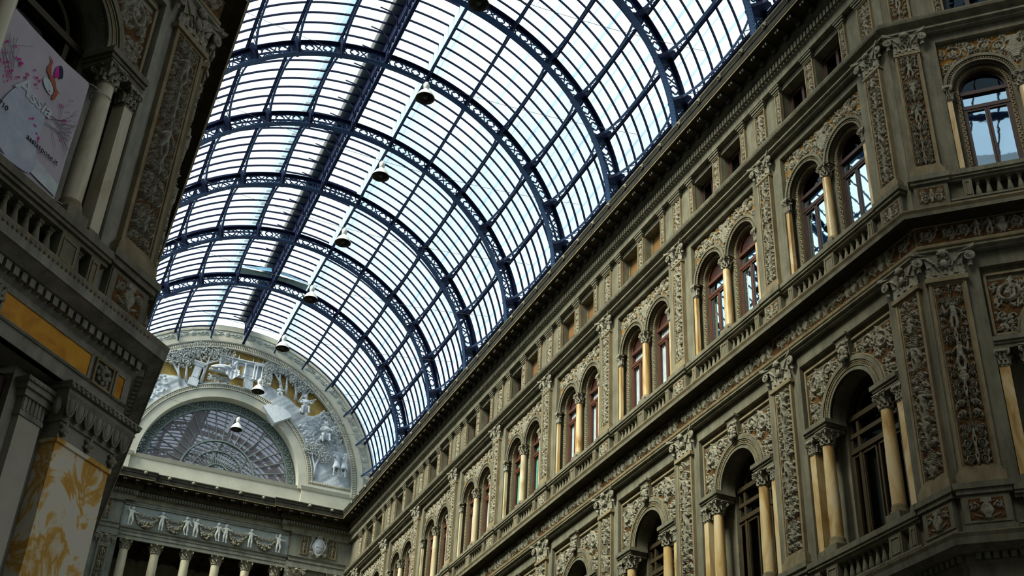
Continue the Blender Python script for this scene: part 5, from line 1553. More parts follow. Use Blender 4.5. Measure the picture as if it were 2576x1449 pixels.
# relief trees
def tree(x0, z0, x1, z1, sp, seed, label, nleaf=260, forks=2):
    r = bpy.data.objects.new('relief_tree', None); COL.objects.link(r); r.location = (x0, D_END - .02, z0)
    rg = random.Random(seed); mb = MB(); lf = MB(); dx, dz = x1 - x0, z1 - z0; ends = []
    for k in range(forks):
        ex = dx + (k - (forks - 1) / 2) * sp * .55; t = .35 + .1 * k
        mb.tube([(.03 * k, 0, 0), (dx * t * .9 + .02 * k, -.02, dz * t), (dx * .7 + (ex - dx) * .6, -.04, dz * .68), (ex, -.06, dz * .98)], [.075, .06, .045, .02], 7); ends.append((ex, dz * .9))
    for k in range(4):
        t = rg.uniform(.5, .8); s = rg.choice((-1, 1))
        e = (dx * t + s * rg.uniform(.2, .5) * sp, dz * min(1, t + .2)); mb.tube([(dx * t, -.03, dz * t), (e[0], -.05, e[1])], [.03, .012], 5); ends.append(e)
    obj('trunk', mb, M['whiterelief'], r)
    for k in range(nleaf):
        ex, ez = rg.choice(ends); a = rg.random() * 6.3; q = sp * .32 * math.sqrt(rg.random())
        c = Vector((ex + q * math.cos(a), -.05 + rg.uniform(-.12, .06), ez + q * math.sin(a) * .8)); a2 = rg.random() * 6.3; l = rg.uniform(.05, .09)
        u = Vector((math.cos(a2), rg.uniform(-.5, .3), math.sin(a2))) * l; w = Vector((-math.sin(a2), rg.uniform(-.5, .5), math.cos(a2))) * l * .38; nn = Vector((0, -.02, 0))
        lf.add([tuple(c - u), tuple(c + w + nn), tuple(c + u), tuple(c - w + nn), tuple(c + nn * 2)], [(0, 1, 4), (1, 2, 4), (2, 3, 4), (3, 0, 4)], 0, True)
    lo = obj('foliage', lf, M['leafgrey'], r); lo['kind'] = 'stuff'
    setk(r, None, label, 'relief tree', 'lunette relief trees')
tree(-2.87, 31.70, -3.57, 33.5, 1.3, 1, 'forked relief tree just beside the banner-side ledge corner', 520)
tree(-2.62, 31.95, -2.86, 33.8, 1.1, 2, 'straight relief tree beside the tall pedestal, banner side', 420, 1)
tree(-1.85, 32.0, -1.55, 34.3, 1.5, 3, 'three-stemmed relief tree between pedestal and reclining figure', 700, 3)
tree(2.57, 32.72, 2.0, 34.1, 1.1, 4, 'leaning relief tree beside the temple, first from it', 400, 2)
tree(2.87, 32.5, 2.72, 33.9, .9, 5, 'relief tree on gold sky, second from the temple', 300, 1)
tree(3.40, 32.3, 3.40, 33.6, .9, 6, 'relief tree on gold sky, third from the temple', 300, 2)
tree(3.64, 32.2, 4.05, 33.2, .8, 7, 'slanting relief tree behind the seated fiddler', 220, 2)
tree(5.11, 27.95, 5.0, 29.7, 1.2, 8, 'small relief tree standing by the white arch ring', 420, 2)
# tall pedestal
mb = MB(); mb.box(-.27, .27, -.12, .15, 0, .42); mb.box(-.20, .20, -.10, .15, .42, 1.22); mb.box(-.26, .26, -.13, .15, 1.22, 1.28); mb.box(-.34, .34, -.16, .15, 1.36, 1.5); mb.box(-.29, .29, -.14, .15, 1.28, 1.36); mb.box(-.14, .14, -.115, -.09, .52, 1.12)
o = obj('relief_pedestal', mb, M['whiterelief'], loc=(-2.25, D_END, 31.75)); o.rotation_euler = (0, .12, 0); setk(o, None, 'tall panelled stone pedestal among the relief trees', 'pedestal')
# temple
r = bpy.data.objects.new('relief_temple', None); COL.objects.link(r); r.location = (.3, D_END + .02, 32.9); setk(r, None, 'small columned pavilion carved above the fan window', 'relief')
mb = MB(); mb.box(-1.35, 1.35, 0, .12, 0, 1.0); mb.box(-1.35, 1.35, -.08, .12, .88, 1.0); mb.box(-1.42, 1.42, -.14, .12, 1.0, 1.07); mb.box(.55, 1.42, -.15, .12, .9, 1.10); obj('walls', mb, M['whiterelief'], r)
mb = MB()
for x in (-1.0, -.25): mb.box(x, x + .22, -.01, .01, .12, .72)
obj('gold_openings', mb, M['lunettegold'], r)
for x in (-1.3, -.65, -.4, .1, .6, .75, 1.05, 1.3):
    mb = MB(); mb.lathe([(.06, 0), (.065, .05), (.05, .06), (.045, .80), (.065, .84), (.07, .88)], 10, (0, 0)); obj('column', mb, M['whiterelief'], r, loc=(x, -.10, 0))
for x in (-.75, -.35, .45, 1.0):
    mb = MB(); mb.lathe([(.05, 0), (.03, .03), (.04, .10), (.015, .18), (.02, .22), (.0, .26)], 8); obj('finial', mb, M['whiterelief'], r, loc=(x, -.06, 1.07))
# statues in the relief
def statue(P, h, loc, label, drape=None, extra=None, rz=0.0):
    r = bpy.data.objects.new('relief_statue', None); COL.objects.link(r); r.location = loc; r.rotation_euler = (0, 0, rz)
    obj('body', human('statue_body', P, h, M['whiterelief']), None, r)
    mb = MB(); hx, hy, hz = (c * h for c in P['head']); cx, cy, cz = (c * h for c in P['crown'])
    rg = random.Random(int(loc[0] * 100))
    for k in range(24): mb.ball((cx + rg.uniform(-.05, .05) * h, cy + rg.uniform(-.01, .05) * h, cz + rg.uniform(-.04, .03) * h), .022 * h, 5)
    obj('hair', mb, M['whiterelief'], r)
    if drape:
        mb = MB(); mb.lathe(drape, 26, (P['pelvis'][0] * h, P['pelvis'][1] * h), flute=.07, nf=11); obj('drapery', mb, M['whiterelief'], r)
    if extra:
        mb = MB(); extra(mb); obj('cloth' if extra is lie_cloth else 'instrument', mb, M['whiterelief'], r)
    setk(r, None, label, 'statue', 'lunette statues')
def lie_cloth(mb):
    n = 14; v = []
    for k in range(n + 1):              # hanging folds below the hip
        t = k / n; x = -.15 + .75 * t; y = -.22 + .035 * math.sin(t * 24)
        v += [(x, y + .08, .22), (x + .04 * (t - .5), y, -.10 - .40 * (1 - abs(2 * t - 1)))]
    mb.add(v, [(2 * k, 2 * k + 1, 2 * k + 3, 2 * k + 2) for k in range(n)], 0, True)
    mb.tube([(-.95, -.08, .10), (-.6, -.14, .20), (-.25, -.12, .24), (.05, -.10, .26)], [.06, .11, .14, .13], 9)
    mb.box(-1.0, .75, -.12, .1, -.06, .03)
LIE = pose(pelvis=(-.06, 0, .11), waist=(.04, -.02, .16), chest=(.15, -.03, .24), neck=(.20, -.05, .33), head=(.21, -.07, .39), crown=(.215, -.06, .44), lhip=(-.06, -.03, .10), lknee=(-.30, -.06, .16), lankle=(-.52, -.03, .06), ltoe=(-.60, -.03, .07), rhip=(-.04, -.08, .09), rknee=(-.28, -.14, .10), rankle=(-.50, -.12, .04), rtoe=(-.58, -.12, .05), lsh=(.07, -.06, .29), lelb=(-.02, -.12, .22), lwr=(.06, -.16, .15), lhand=(.10, -.17, .14), rsh=(.23, -.02, .26), relb=(.30, -.05, .16), rwr=(.36, -.10, .10), rhand=(.40, -.12, .09))
statue(LIE, 1.55, (-.55, D_END - .30, 32.85), 'reclining draped stone figure in front of the pavilion', None, lie_cloth)
SIT = pose(pelvis=(0, 0, .30), waist=(0, -.02, .40), chest=(.0, -.03, .53), neck=(.0, -.05, .63), head=(-.02, -.07, .69), crown=(-.03, -.06, .745), lhip=(-.06, -.04, .29), lknee=(-.10, -.22, .28), lankle=(-.09, -.20, .05), ltoe=(-.10, -.27, .02), rhip=(.06, -.04, .29), rknee=(.10, -.20, .32), rankle=(.12, -.22, .10), rtoe=(.14, -.29, .08), lsh=(-.11, -.02, .57), lelb=(-.18, -.08, .45), lwr=(-.05, -.18, .44), lhand=(.0, -.20, .46), rsh=(.11, -.02, .57), relb=(.21, -.08, .48), rwr=(.24, -.17, .58), rhand=(.25, -.19, .61))
def lute(h):
    def f(mb):
        mb.ball((-.0 * h, -.20 * h, .45 * h), (.10 * h, .045 * h, .075 * h), 10); mb.tube([(.05 * h, -.20 * h, .48 * h), (.30 * h, -.20 * h, .62 * h)], .018 * h, 5)
    return f
statue(SIT, 1.70, (3.95, D_END - .30, 31.25), 'seated stone musician on the rocks below the gold sky', [(.20, .52), (.24, .45), (.28, .30), (.20, .22)], lute(1.70))
statue(SIT, 1.80, (5.30, D_END - .30, 29.85), 'stone lute player perched on a branch', [(.20, .58), (.25, .48), (.29, .34), (.22, .26)], lute(1.80))
FLU = pose(lelb=(-.17, -.12, .74), lwr=(-.10, -.20, .86), lhand=(-.07, -.22, .87), relb=(.12, -.16, .74), rwr=(-.0, -.22, .85), rhand=(-.03, -.23, .86), lknee=(-.09, -.08, .29))
def flute(h, a):
    def f(mb): mb.tube([(-.02 * h, -.09 * h, .885 * h), (-.24 * h, -.26 * h, (.86 + a) * h)], .013 * h, 5)
    return f
SK = lambda h: [(.085 * h, .62 * h), (.10 * h, .53 * h), (.13 * h, .42 * h), (.155 * h, .30 * h), (.14 * h, .30 * h)]
statue(FLU, 1.45, (6.18, D_END - .30, 28.18), 'standing stone flute player in short tunic, nearer the fan window', SK(1.45), flute(1.45, 0))
statue(FLU, 1.45, (6.60, D_END - .30, 28.20), 'standing stone flute player in short tunic, nearer the long facade', SK(1.45), flute(1.45, -.12), rz=-.35)
BAB = pose(SIT)
statue(BAB, 1.0, (2.45, D_END - .30, 32.0), 'small stone child seated on the slope by the overhanging slab')
# overhanging slab and block
mb = MB(); S = [(1.70, 31.42), (2.05, 30.98), (2.44, 30.52), (3.33, 31.12), (3.15, 31.42), (2.5, 31.62), (1.95, 31.62)]
v = [(x, -.34 + .12 * (z - 30.5), z) for x, z in S] + [(x, .2, z) for x, z in S]; n = len(S)
mb.add(v, [tuple(range(n))] + [(i, n + i, n + (i + 1) % n, (i + 1) % n) for i in range(n)])
o = obj('rock_slab', mb, M['scaly'], loc=(0, D_END, 0)); setk(o, None, 'pointed carved slab overhanging the white window arch', 'relief')
mb = MB(); mb.add([(-.22, -.25, .62), (.30, -.12, .58), (.32, -.2, .02), (-.14, -.38, 0), (-.22, .1, .62), (.30, .1, .58), (.32, .1, .02), (-.14, .1, 0)], [(0, 3, 2, 1), (0, 4, 7, 3), (1, 2, 6, 5), (0, 1, 5, 4), (3, 7, 6, 2)])
o = obj('stone_block', mb, M['whiterelief'], loc=(.65, D_END + .05, 32.2)); setk(o, None, 'plain folded stone block under the pavilion', 'relief')
rg = random.Random(77)
for nm, bx, bz, w, hgt, n_ in (('under the reclining figure', -.9, 32.45, 1.2, .35, 160), ('beside the pavilion', 1.65, 33.3, .55, 1.3, 240), ('round the lute player', 5.75, 30.9, 1.1, 2.2, 260)):
    lf = MB()
    for k in range(n_):
        c = Vector((rg.uniform(-.5, .5) * w, rg.uniform(-.18, 0), rg.uniform(-.5, .5) * hgt)); a2 = rg.random() * 6.3; l = .085
        u = Vector((math.cos(a2), rg.uniform(-.5, .3), math.sin(a2))) * l; q = Vector((-math.sin(a2), rg.uniform(-.5, .5), math.cos(a2))) * l * .45
        lf.add([tuple(c - u), tuple(c + q), tuple(c + u), tuple(c - q)], [(0, 1, 2, 3)], 0)
    o = obj('relief_bush', lf, M['leafgrey'], loc=(bx, D_END - .05, bz)); setk(o, 'stuff', 'leafy relief bush ' + nm, 'relief')

# ------------------------------------------------------------------ lower part of the banner-side facade
mb = MB()
mb.box(-1.28, .42, .32, .95, 0, 9.9); mb.box(-14.4, -1.28, .0, .95, 8.93, 9.9)
mb.box(-1.28, .42, .0, .95, 8.93, 9.9)
mb.box(-14.4, -3.36, .32, .95, 0, 8.93)
o = obj('wall_octagon_left_base', mb, M['stone_left'], loc=(FDL[0], FDL[1], 0), rz=FDL[2]); setk(o, 'structure', 'stucco masonry below the banner ledge', 'wall')

def b_big_capital(r):
    o = (0, 0, -8.22)
    mb = MB(o); mb.box(-.57, .57, .03, .40, 8.22, 8.44); mb.box(-.60, .60, .00, .40, 8.44, 8.48)
    obj('neck', mb, M['stone_left'], r)
    for s in (-.50, 0, .50):
        mb = MB(o)
        mb.ball((s, .0, 8.33), (.055, .05, .07), 8)
        for k in range(5): mb.ball((s + .06 * math.cos(k * 1.25), .0, 8.34 + .07 * math.sin(k * 1.25)), .03, 6)
        mb.ball((s, -.02, 8.26), (.035, .03, .035), 6)
        obj('little_head', mb, M['carved'], r)
    mb = MB(o)
    prof = [(.60, .0), (.62, .10), (.67, .22), (.72, .30)]
    v = []
    for hw, dz in prof: v += [(-hw, .60 - hw, 8.48 + dz), (hw, .60 - hw, 8.48 + dz), (hw, .4, 8.48 + dz), (-hw, .4, 8.48 + dz)]
    f = [(4 * j + i, 4 * j + (i + 1) % 4, 4 * j + 4 + (i + 1) % 4, 4 * j + 4 + i) for j in range(3) for i in range(4)]
    mb.add(v, f)
    for k in range(7):
        x = -.57 + .19 * k
        mb.ball((x, -.055, 8.63), (.062, .06, .135), 8)
        a = [(x + .085 * math.cos(PI + PI * t / 10), -.075 , 8.72 + .24 * math.sin(PI + PI * t / 10)) for t in range(11)]
        mb.tube(a, .016, 5)
    for s in (-1, 1):
        for k in range(2): mb.ball((s * .665, .06 + .19 * k, 8.63), (.06, .062, .135), 8)
    obj('egg_and_dart', mb, M['stone_left'], r)
    mb = MB(o); mb.box(-.70, .70, -.10, .45, 8.78, 8.85); mb.box(-.74, .74, -.15, .45, 8.85, 8.93); mb.box(-.76, .76, -.17, .45, 8.905, 8.93)
    for k in range(16): mb.ball((-.72 + .096 * k, -.15, 8.88), (.035, .03, .03), 5)
    obj('abacus', mb, M['stone_left'], r)
r = place('bigpil', 'marble_pilaster', lambda r: (obj('shaft', MB().box(-.54, .54, .05, .40, 0, 8.16).box(-.56, .56, .02, .40, 8.16, 8.22), M['breccia'], r)), FDL, 0, 0, 0, 'broad pilaster faced in cream marble with amber swirls', 'pilaster')
place('bigcap', 'pilaster_capital', b_big_capital, FDL, 0, 0, 8.22, 'egg and dart capital on the amber-veined marble pilaster', 'capital')
def b_inner(r):
    mb = MB(); mb.box(-.20, .20, .0, .5, 0, 8.30); obj('shaft', mb, M['greymarble'], r)
    mb = MB(); mb.box(-.22, .22, -.02, .5, 8.30, 8.36); mb.box(-.21, .21, -.01, .5, 8.36, 8.56)
    for k in range(6): mb.box(-.20 + .07 * k, -.165 + .07 * k, -.025, .0, 8.38, 8.56)
    mb.box(-.25, .25, -.05, .5, 8.56, 8.66); mb.box(-.29, .29, -.09, .5, 8.66, 8.74); mb.box(-.32, .32, -.12, .5, 8.74, 8.80)
    for k in range(8): mb.ball((-.29 + .083 * k, -.11, 8.76), (.03, .025, .025), 5)
    obj('capital', mb, M['stone_left'], r)
place('inner', 'door_pilaster', b_inner, FDL, -.90, .22, 0, 'plain grey pilaster between marble pilaster and shop doorway', 'pilaster')
def b_shop(r):
    mb = MB(); mb.box(-1.06, -.90, 0, .12, 0, 8.75); mb.box(.90, 1.06, 0, .12, 0, 8.75); mb.box(-1.06, 1.06, 0, .12, 8.42, 8.75); mb.box(-.9, .9, .02, .1, 5.9, 6.05); mb.box(-.03, .03, .02, .1, 0, 8.5)
    obj('frame', mb, M['wood'], r)
    mb = MB(); mb.box(-.86, .86, .03, .05, 5.9, 8.40); mb.box(-.80, -.78, -.0, .04, 0, 8.3); obj('inner_rim', mb, M['irongrey'], r) if False else None
    mb = MB(); mb.add([(-.9, .06, 0), (.9, .06, 0), (.9, .06, 8.42), (-.9, .06, 8.42)], [(0, 1, 2, 3)]); obj('pane', mb, M['glassteal'], r)
    obj('dark_room', room_box(-1.06, 1.06, .12, 1.2, 0, 8.8), M['room'], r)
w = place('shopwin', 'window', b_shop, FDL, -2.32, .42, 0, 'tall dark framed teal shop window at the picture edge', 'window'); name_window(w)
w['label'] = 'tall dark framed teal shop window beside the grey pilaster'
# orange marble panels of the frieze
def panel_thing(name, lx0, lx1, z0, z1, label, mat='orange'):
    r = bpy.data.objects.new(name, None); COL.objects.link(r); r.location = world(FDL, (lx0 + lx1) / 2, -.02, z0); r.rotation_euler = (0, 0, FDL[2])
    hw = (lx1 - lx0) / 2; h = z1 - z0
    mb = MB(); mb.box(-hw, hw, -.012, .03, 0, h); obj('slab', mb, M[mat], r)
    mb = MB(); e = .04
    for a in ((-hw - e, -hw), (hw, hw + e)): mb.box(a[0], a[1], -.03, .03, -e, h + e)
    for a in ((-e, 0), (h, h + e)): mb.box(-hw - e, hw + e, -.03, .03, a[0], a[1])
    obj('frame', mb, M['stone_left'], r)
    setk(r, None, label, 'panel')
    return r
panel_thing('marble_inlay', -2.10, -.41, 9.17, 9.50, 'long orange marble slab set in the frieze under the banner')
panel_thing('marble_inlay', .17, .32, 9.17, 9.50, 'small upright orange marble slab near the frieze corner')
panel_thing('marble_inlay', -4.23, -2.54, 9.17, 9.50, 'orange marble slab beyond the shell ornament')
def b_rosette(r):
    mb = MB(); mb.box(-.20, -.165, -.03, .03, -.20, .20); mb.box(.165, .20, -.03, .03, -.20, .20); mb.box(-.165, .165, -.03, .03, .165, .20); mb.box(-.165, .165, -.03, .03, -.20, -.165); obj('frame', mb, M['trim'], r)
    mb = MB()
    for R_, n, d in ((.11, 8, -.02), (.06, 8, -.05)):
        for k in range(n): a = 2 * PI * (k + .5 * (R_ < .1)) / n; mb.ball((R_ * math.cos(a), d, R_ * math.sin(a)), (.045, .03, .045), 8)
    mb.ball((0, -.09, 0), (.03, .06, .03), 8); obj('flower', mb, M['stone_left'], r)
place('ros', 'flower_boss', b_rosette, FDL, -.11, -.03, 9.335, 'square flower boss between the two orange slabs', 'relief')
def b_shell(r):
    mb = MB(); mb.ball((0, 0, -.02), (.17, .05, .20), 14)
    for k in range(7):
        a = PI * (.08 + .84 * k / 6); mb.tube([(0, -.06, -.14), (.10 * math.cos(a), -.075, -.06 + .12 * math.sin(a)), (.19 * math.cos(a), -.04, -.06 + .25 * math.sin(a))], [.015, .028, .034], 6)
    mb.ball((0, -.07, -.15), .05, 8); obj('shell', mb, M['carved'], r)
place('shell', 'shell_ornament', b_shell, FDL, -2.32, -.03, 9.34, 'grey scallop shell at the end of the long orange slab', 'ornament')

# ------------------------------------------------------------------ banner
def text_mesh(name, body, size, mat, shear=0.0, bold=0.0, space=1.0):
    cu = bpy.data.curves.new(name, 'FONT'); cu.body = body; cu.size = size; cu.shear = shear; cu.offset = bold; cu.extrude = .002; cu.align_x = 'LEFT'; cu.space_character = space
    ob = bpy.data.objects.new(name, cu); COL.objects.link(ob)
    me = bpy.data.meshes.new_from_object(ob.evaluated_get(bpy.context.evaluated_depsgraph_get())); me.name = name
    bpy.data.objects.remove(ob); bpy.data.curves.remove(cu)
    me.materials.clear(); me.materials.append(mat)
    return me
r = bpy.data.objects.new('hanging_banner', None); COL.objects.link(r); r.location = world(FDL, -3.26, .19, 11.30); r.rotation_euler = (0, 0, FDL[2])
setk(r, None, 'pale lilac advertising banner with petals and lettering hung between two columns', 'banner')
W_, H_ = 1.64, 2.16
mb = MB(); nx, nz = 24, 24; v = []
for j in range(nz + 1):
    for i in range(nx + 1):
        u, t = i / nx, j / nz
        v.append((u * W_, .010 * math.sin(5 * u + 3 * t) * math.sin(PI * u) + .004 * math.sin(17 * u + 9 * t), t * H_ - .05 * math.sin(PI * u) * t - .03 * math.sin(PI * u) * (1 - t)))
mb.add(v, [(j * (nx + 1) + i, j * (nx + 1) + i + 1, (j + 1) * (nx + 1) + i + 1, (j + 1) * (nx + 1) + i) for j in range(nz) for i in range(nx)], 0, True)
mb.add([(x, y + .006, z) for x, y, z in v], [(j * (nx + 1) + i, (j + 1) * (nx + 1) + i, (j + 1) * (nx + 1) + i + 1, j * (nx + 1) + i + 1) for j in range(nz) for i in range(nx)], 0, True)
obj('fabric', mb, M['banner'], r)
yp = -.026
def smooth(pts, n=6):
    m = len(pts); out = []
    for i in range(m):
        p0, p1, p2, p3 = (Vector(pts[(i + k - 1) % m]) for k in range(4))
        for q in range(n):
            t = q / n
            out.append(tuple(.5 * ((2 * p1) + (p2 - p0) * t + (2 * p0 - 5 * p1 + 4 * p2 - p3) * t * t + (3 * p1 - p0 - 3 * p2 + p3) * t ** 3)))
    return out
def patch(name, pts, mat, dy=0.0):
    if name not in ('floor_print',): pts = smooth(pts)
    mb = MB(); mb.add([(x, yp - dy, z) for x, z in pts], [tuple(range(len(pts)))]); return obj(name, mb, M[mat], r)
patch('dress_print', [(.40, .05), (.28, .45), (.36, .85), (.52, 1.18), (.62, 1.24), (.80, 1.20), (1.04, 1.06), (1.06, .60), (1.12, .12), (.8, .02)], 'bannerblue')
patch('floor_print', [(1.12, .10), (1.62, .06), (1.62, .26), (1.12, .36)], 'whiteprint')
patch('shadow_print', [(.02, .03), (.62, .03), (.40, .12), (.18, .22), (.02, .20)], 'purpleprint', .002)
def px(u, vv): return (u, vv)
mbp = MB(); rg = random.Random(12)
for k in range(58):
    x, z = (rg.uniform(.05, .75), rg.gauss(1.28, .16)) if k < 34 else (rg.uniform(.6, 1.45), rg.gauss(1.28, .25))
    if k > 52: x, z = rg.uniform(.85, 1.15), rg.uniform(.5, .8)
    a = rg.random() * 6.3; l, w = rg.uniform(.012, .038), rg.uniform(.008, .02)
    ca, sa = math.cos(a), math.sin(a)
    mbp.add([(x + ca * l * p - sa * w * q, yp - .004, z + sa * l * p + ca * w * q) for p, q in ((-1, 0), (-.3, 1), (.6, .8), (1, 0), (.4, -.9), (-.5, -.8))], [(0, 1, 2, 3, 4, 5)])
o = obj('petals', mbp, M['pink'], r); o['kind'] = 'stuff'
patch('dancer_leg_print', [(.79, 1.95), (.83, 1.935), (.885, 1.90), (.88, 1.83), (.90, 1.75), (.93, 1.70), (1.02, 1.66), (1.08, 1.57), (1.11, 1.56), (1.19, 1.52), (1.13, 1.53), (1.12, 1.47), (1.10, 1.38), (1.06, 1.36), (1.045, 1.44), (1.06, 1.52), (1.0, 1.57), (.93, 1.61), (.88, 1.66), (.83, 1.70), (.825, 1.78), (.85, 1.86), (.83, 1.905)], 'skinprint', .006)
patch('dancer_hair_print', [(1.00, 1.93), (1.05, 1.96), (1.10, 1.90), (1.12, 1.80), (1.08, 1.76), (1.03, 1.84)], 'blackprint', .007)
patch('dancer_ribbon_print', [(.98, 1.92), (1.02, 1.86), (1.05, 1.78), (1.0, 1.70), (.96, 1.78)], 'pink', .006)
patch('dancer_skirt_print', [(.88, 1.60), (.97, 1.58), (1.04, 1.50), (1.02, 1.40), (.92, 1.42), (.84, 1.48), (.82, 1.55)], 'whiteprint', .003)
mbt = MB()
def twig(x, z, a, l, w, d):
    if d == 0 or l < .03: return
    pts = [(x, z)]
    for k in range(4):
        a += rg.uniform(-.25, .25); pts.append((pts[-1][0] + l / 4 * math.cos(a), pts[-1][1] + l / 4 * math.sin(a)))
    for k in range(4):
        (xa, za), (xb, zb) = pts[k], pts[k + 1]; dd = math.hypot(xb - xa, zb - za); nx_, nz_ = -(zb - za) / dd * w, (xb - xa) / dd * w
        if 0.02 < min(xa, xb) and max(xa, xb) < W_ - .04 and max(za, zb) < 2.0: mbt.add([(xa + nx_, yp - .005, za + nz_), (xa - nx_, yp - .005, za - nz_), (xb - nx_, yp - .005, zb - nz_), (xb + nx_, yp - .005, zb + nz_)], [(0, 1, 2, 3)])
        if k > 0: twig(pts[k][0], pts[k][1], a + rg.choice((-1, 1)) * rg.uniform(.3, .7), l * .6, w * .7, d - 1)
for k in range(5): twig(1.07, .92 + .05 * k, rg.uniform(-.1, .6), .50, .0035, 3)
for k in range(6): twig(.34 - .03 * k, 1.12 + .03 * k, 1.75 + .12 * k, .62, .0035, 2)
obj('twigs_print', mbt, M['greyprint'], r)['kind'] = 'stuff'
t1 = obj('lettering', text_mesh('lettering', 'A', .40, M['whiteprint'], .25, .007), None, r, loc=(.42, yp - .008, 1.06)); t1.rotation_euler = (PI / 2, 0, 0)
t1 = obj('lettering', text_mesh('lettering', 'ssia', .30, M['whiteprint'], .25, .005, 1.0), None, r, loc=(.70, yp - .008, 1.05)); t1.rotation_euler = (PI / 2, 0, 0)
t1 = obj('lettering', text_mesh('lettering', 'assiaspose.it', .125, M['blackprint'], 0, 0, 1.02), None, r, loc=(.86, yp - .008, .50)); t1.rotation_euler = (PI / 2, 0, 0)
t1 = obj('lettering', text_mesh('lettering', '710', .115, M['blackprint']), None, r, loc=(.27, yp - .008, .62)); t1.rotation_euler = (PI / 2, 0, 0)
mb = MB()
for x, z in ((W_, H_ - .02), (W_ + .02, .02)):
    mb.tube([(x - .03, 0, z), (x + .06, -.03, z + .02), (x + .14, -.07, z - .01)], .008, 5)
    q = [(W_ + .30 + .152 * math.cos(t * PI / 8), .04 + .152 * math.sin(t * PI / 8), z - .01 + .01 * math.sin(t)) for t in range(17)]
    mb.tube(q, .009, 5); mb.tube([(x + .14, -.08, z), (x + .11, -.09, z - .10)], .006, 4)
mb.tube([(.02, 0, H_ - .02), (-.06, -.03, H_ + .05)], .008, 5)
obj('tie_cords', mb, M['rope'], r)

# ------------------------------------------------------------------ octagon hall around the camera, floor and dome
CO8 = [(7.5, -.30), (18.11, -10.91), (18.11, -25.91), (7.5, -36.51), (-7.5, -36.51), (-18.11, -25.91), (-18.11, -10.91), (-7.5, -.30)]
for i, nm in ((2, 'south_east'), (4, 'south_west'), (5, 'west')):
    (xa, ya), (xb, yb) = CO8[i], CO8[i + 1]; L = math.hypot(xb - xa, yb - ya); ux, uy = (xb - xa) / L, (yb - ya) / L; nx_, ny_ = uy, -ux
    if nx_ * ((xa + xb) / 2) + ny_ * ((ya + yb) / 2 + 18.4) < 0: nx_, ny_ = -nx_, -ny_
    mb = MB(); q = [(xa, ya), (xb, yb), (xb + nx_ * .5, yb + ny_ * .5), (xa + nx_ * .5, ya + ny_ * .5)]
    mb.add([(x, y, 0) for x, y in q] + [(x, y, 26.2) for x, y in q], [(0, 1, 2, 3), (4, 5, 6, 7), (0, 1, 5, 4), (1, 2, 6, 5), (2, 3, 7, 6), (3, 0, 4, 7)])
    o = obj('wall_' + nm, mb, M['stone_left']); setk(o, 'structure', f'stucco octagon wall on the {nm.replace("_", " ")} side, behind the viewer', 'wall')
for nm, F, zb in (('east', (18.11, -18.41, -PI / 2), 8), ('south', (0, -36.51, PI), 30)):  # unseen sides; openings shaped to let fill light reach the banner facade
    mb = MB(); mb.archplate(-7.5, 7.5, zb, 37.5, [(0, 7.4, ZC)], 0, .5, 32); mb.box(-7.5, 7.5, 0, .5, 0, zb)
    o = obj('wall_' + nm, mb, M['stone_left'], loc=(F[0], F[1], 0), rz=F[2]); setk(o, 'structure', f'open arched octagon wall on the {nm} side, behind the viewer', 'wall')
mb = MB(); mb.add([(-30, -45, 0), (30, -45, 0), (30, 50, 0), (-30, 50, 0)], [(0, 1, 2, 3)])
o = obj('floor', mb, M['paving']); setk(o, 'structure', 'marble floor of the arcade', 'floor')
mb = MB()
for i in (0, 2, 4, 5, 6):
    (xa, ya), (xb, yb) = CO8[i], CO8[i + 1]
    mb.add([(xa, ya, 26.1), (xb, yb, 26.1), (xb, yb, 37.5), (xa, ya, 37.5)], [(0, 1, 2, 3)])
mb.archplate(-7.6, 7.6, 26.1, 37.5, [(0, 7.55, ZC)], -.45, -.30, 40)
o = obj('wall_drum', mb, M['stone_left']); setk(o, 'structure', 'plain drum carrying the central dome, above the octagon', 'wall')
r = bpy.data.objects.new('glass_dome', None); COL.objects.link(r); r.location = (0, -18.4, 37.0); setk(r, None, 'iron and glass dome above the octagon', 'dome')
for a0, a1, nm in ((0, 35, 'domedark'), (35, 90, 'domeglass')):  # lower glass darkened to block sun, upper glass kept clearer
    mb = MB(); mb.lathe([(19.6 * math.cos(a), 14 * math.sin(a)) for a in [rad(a0 + (a1 - a0) * k / 10) for k in range(11)]], 48); obj('glass', mb, M[nm], r)
mb = MB()
for k in range(16):
    a = 2 * PI * k / 16; mb.tube([(19.4 * math.cos(b) * math.cos(a), 19.4 * math.cos(b) * math.sin(a), 13.9 * math.sin(b)) for b in [rad(6 * j) for j in range(15)]], .30, 5)
for k in range(64):
    a = 2 * PI * k / 64; mb.tube([(19.45 * math.cos(b) * math.cos(a), 19.45 * math.cos(b) * math.sin(a), 13.95 * math.sin(b)) for b in [rad(6 * j) for j in range(14)]], .08, 4)
for b in (0, 14, 28, 42, 56, 70): mb.tube([(19.4 * math.cos(rad(b)) * math.cos(2 * PI * k / 48), 19.4 * math.cos(rad(b)) * math.sin(2 * PI * k / 48), 13.9 * math.sin(rad(b))) for k in range(49)], .22, 5)
obj('ribs', mb, M['irondark'], r)
# flat roof behind the cornices so that daylight enters only through the glass
mb = MB()
for s in (-1, 1): a, b = sorted((s * 8.42, s * 9.3)); mb.box(a, b, -.3, D_END + .7, 26.05, 26.25); a, b = sorted((s * 7.4, s * 8.5)); mb.box(a, b, -.3, D_END + .7, 26.0, 26.18)
o = obj('roof', mb, M['stone']); setk(o, 'structure', 'flat roof edge behind the cornices', 'roof')

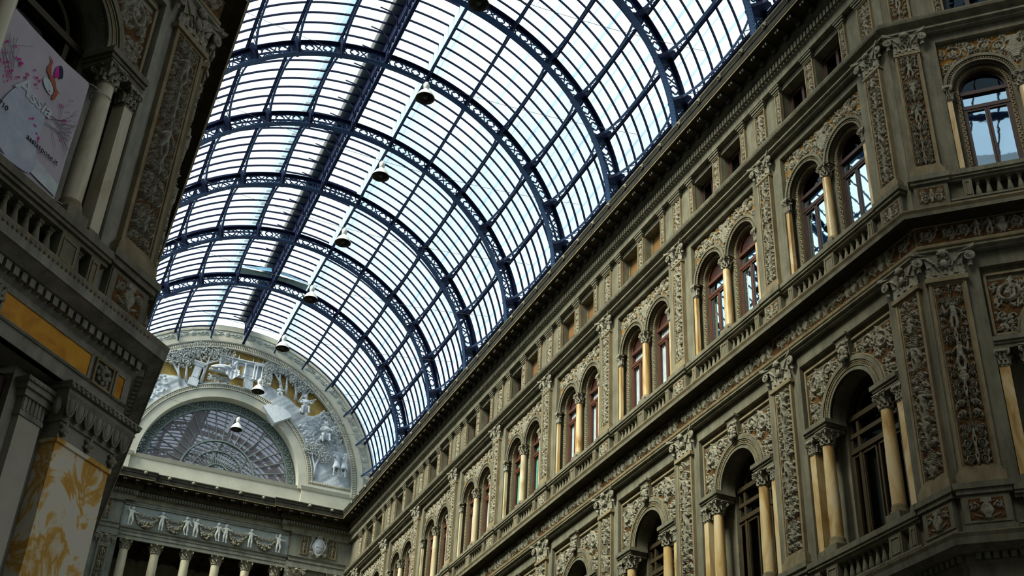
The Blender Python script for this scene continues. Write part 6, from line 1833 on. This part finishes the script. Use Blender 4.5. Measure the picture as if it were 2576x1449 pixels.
# ------------------------------------------------------------------ light
w = bpy.data.worlds.new('sky'); SC.world = w; w.use_nodes = True; t = w.node_tree
for n in list(t.nodes): t.nodes.remove(n)
out = t.nodes.new('ShaderNodeOutputWorld'); bg = t.nodes.new('ShaderNodeBackground')
tc = t.nodes.new('ShaderNodeTexCoord'); ns = N(t, 'ShaderNodeTexNoise', Scale=2.2, Detail=5.0, Roughness=.55)
t.links.new(tc.outputs['Generated'], ns.inputs['Vector'])
rp = ramp(t, [(.36, (.58, .80, .92)), (.60, (1.0, 1.04, 1.06))]); t.links.new(ns.outputs['Fac'], rp.inputs[0]); t.links.new(rp.outputs[0], bg.inputs['Color'])
bg.inputs['Strength'].default_value = 1.3
t.links.new(bg.outputs[0], out.inputs[0])
def sun(name, d, strength, angle, col):
    l = bpy.data.lights.new(name, 'SUN'); l.energy = strength; l.angle = rad(angle); l.color = col
    o = bpy.data.objects.new(name, l); COL.objects.link(o)
    o.rotation_euler = Vector(d).to_track_quat('-Z', 'Y').to_euler(); o.location = (0, 20, 60)
    return o
sun('sun', (.68, .20, -.70), 12.0, 25, (1.0, .92, .76))

# ------------------------------------------------------------------ camera
cam = bpy.data.cameras.new('camera'); co = bpy.data.objects.new('camera', cam); COL.objects.link(co)
co.location = (-8.2582, -16.5813, 1.6); co.rotation_euler = (2.1423058, -.0459557, -.4111686)
cam.sensor_fit = 'HORIZONTAL'; cam.sensor_width = 36.0; cam.lens = 36.0 * 3049.91 / 2576.0; cam.clip_end = 400
SC.camera = co
SC.view_settings.view_transform = 'Standard'; SC.view_settings.look = 'None'; SC.view_settings.gamma = 1.0; SC.view_settings.use_curve_mapping = False
SC.view_settings.exposure = 0.0
cy = SC.cycles
cy.max_bounces = 6; cy.diffuse_bounces = 3; cy.glossy_bounces = 3; cy.transparent_max_bounces = 10; cy.transmission_bounces = 2
cy.caustics_reflective = False; cy.caustics_refractive = False
cy.use_denoising = True
cy.use_adaptive_sampling = True; cy.adaptive_threshold = .025
cy.sample_clamp_indirect = 6.0
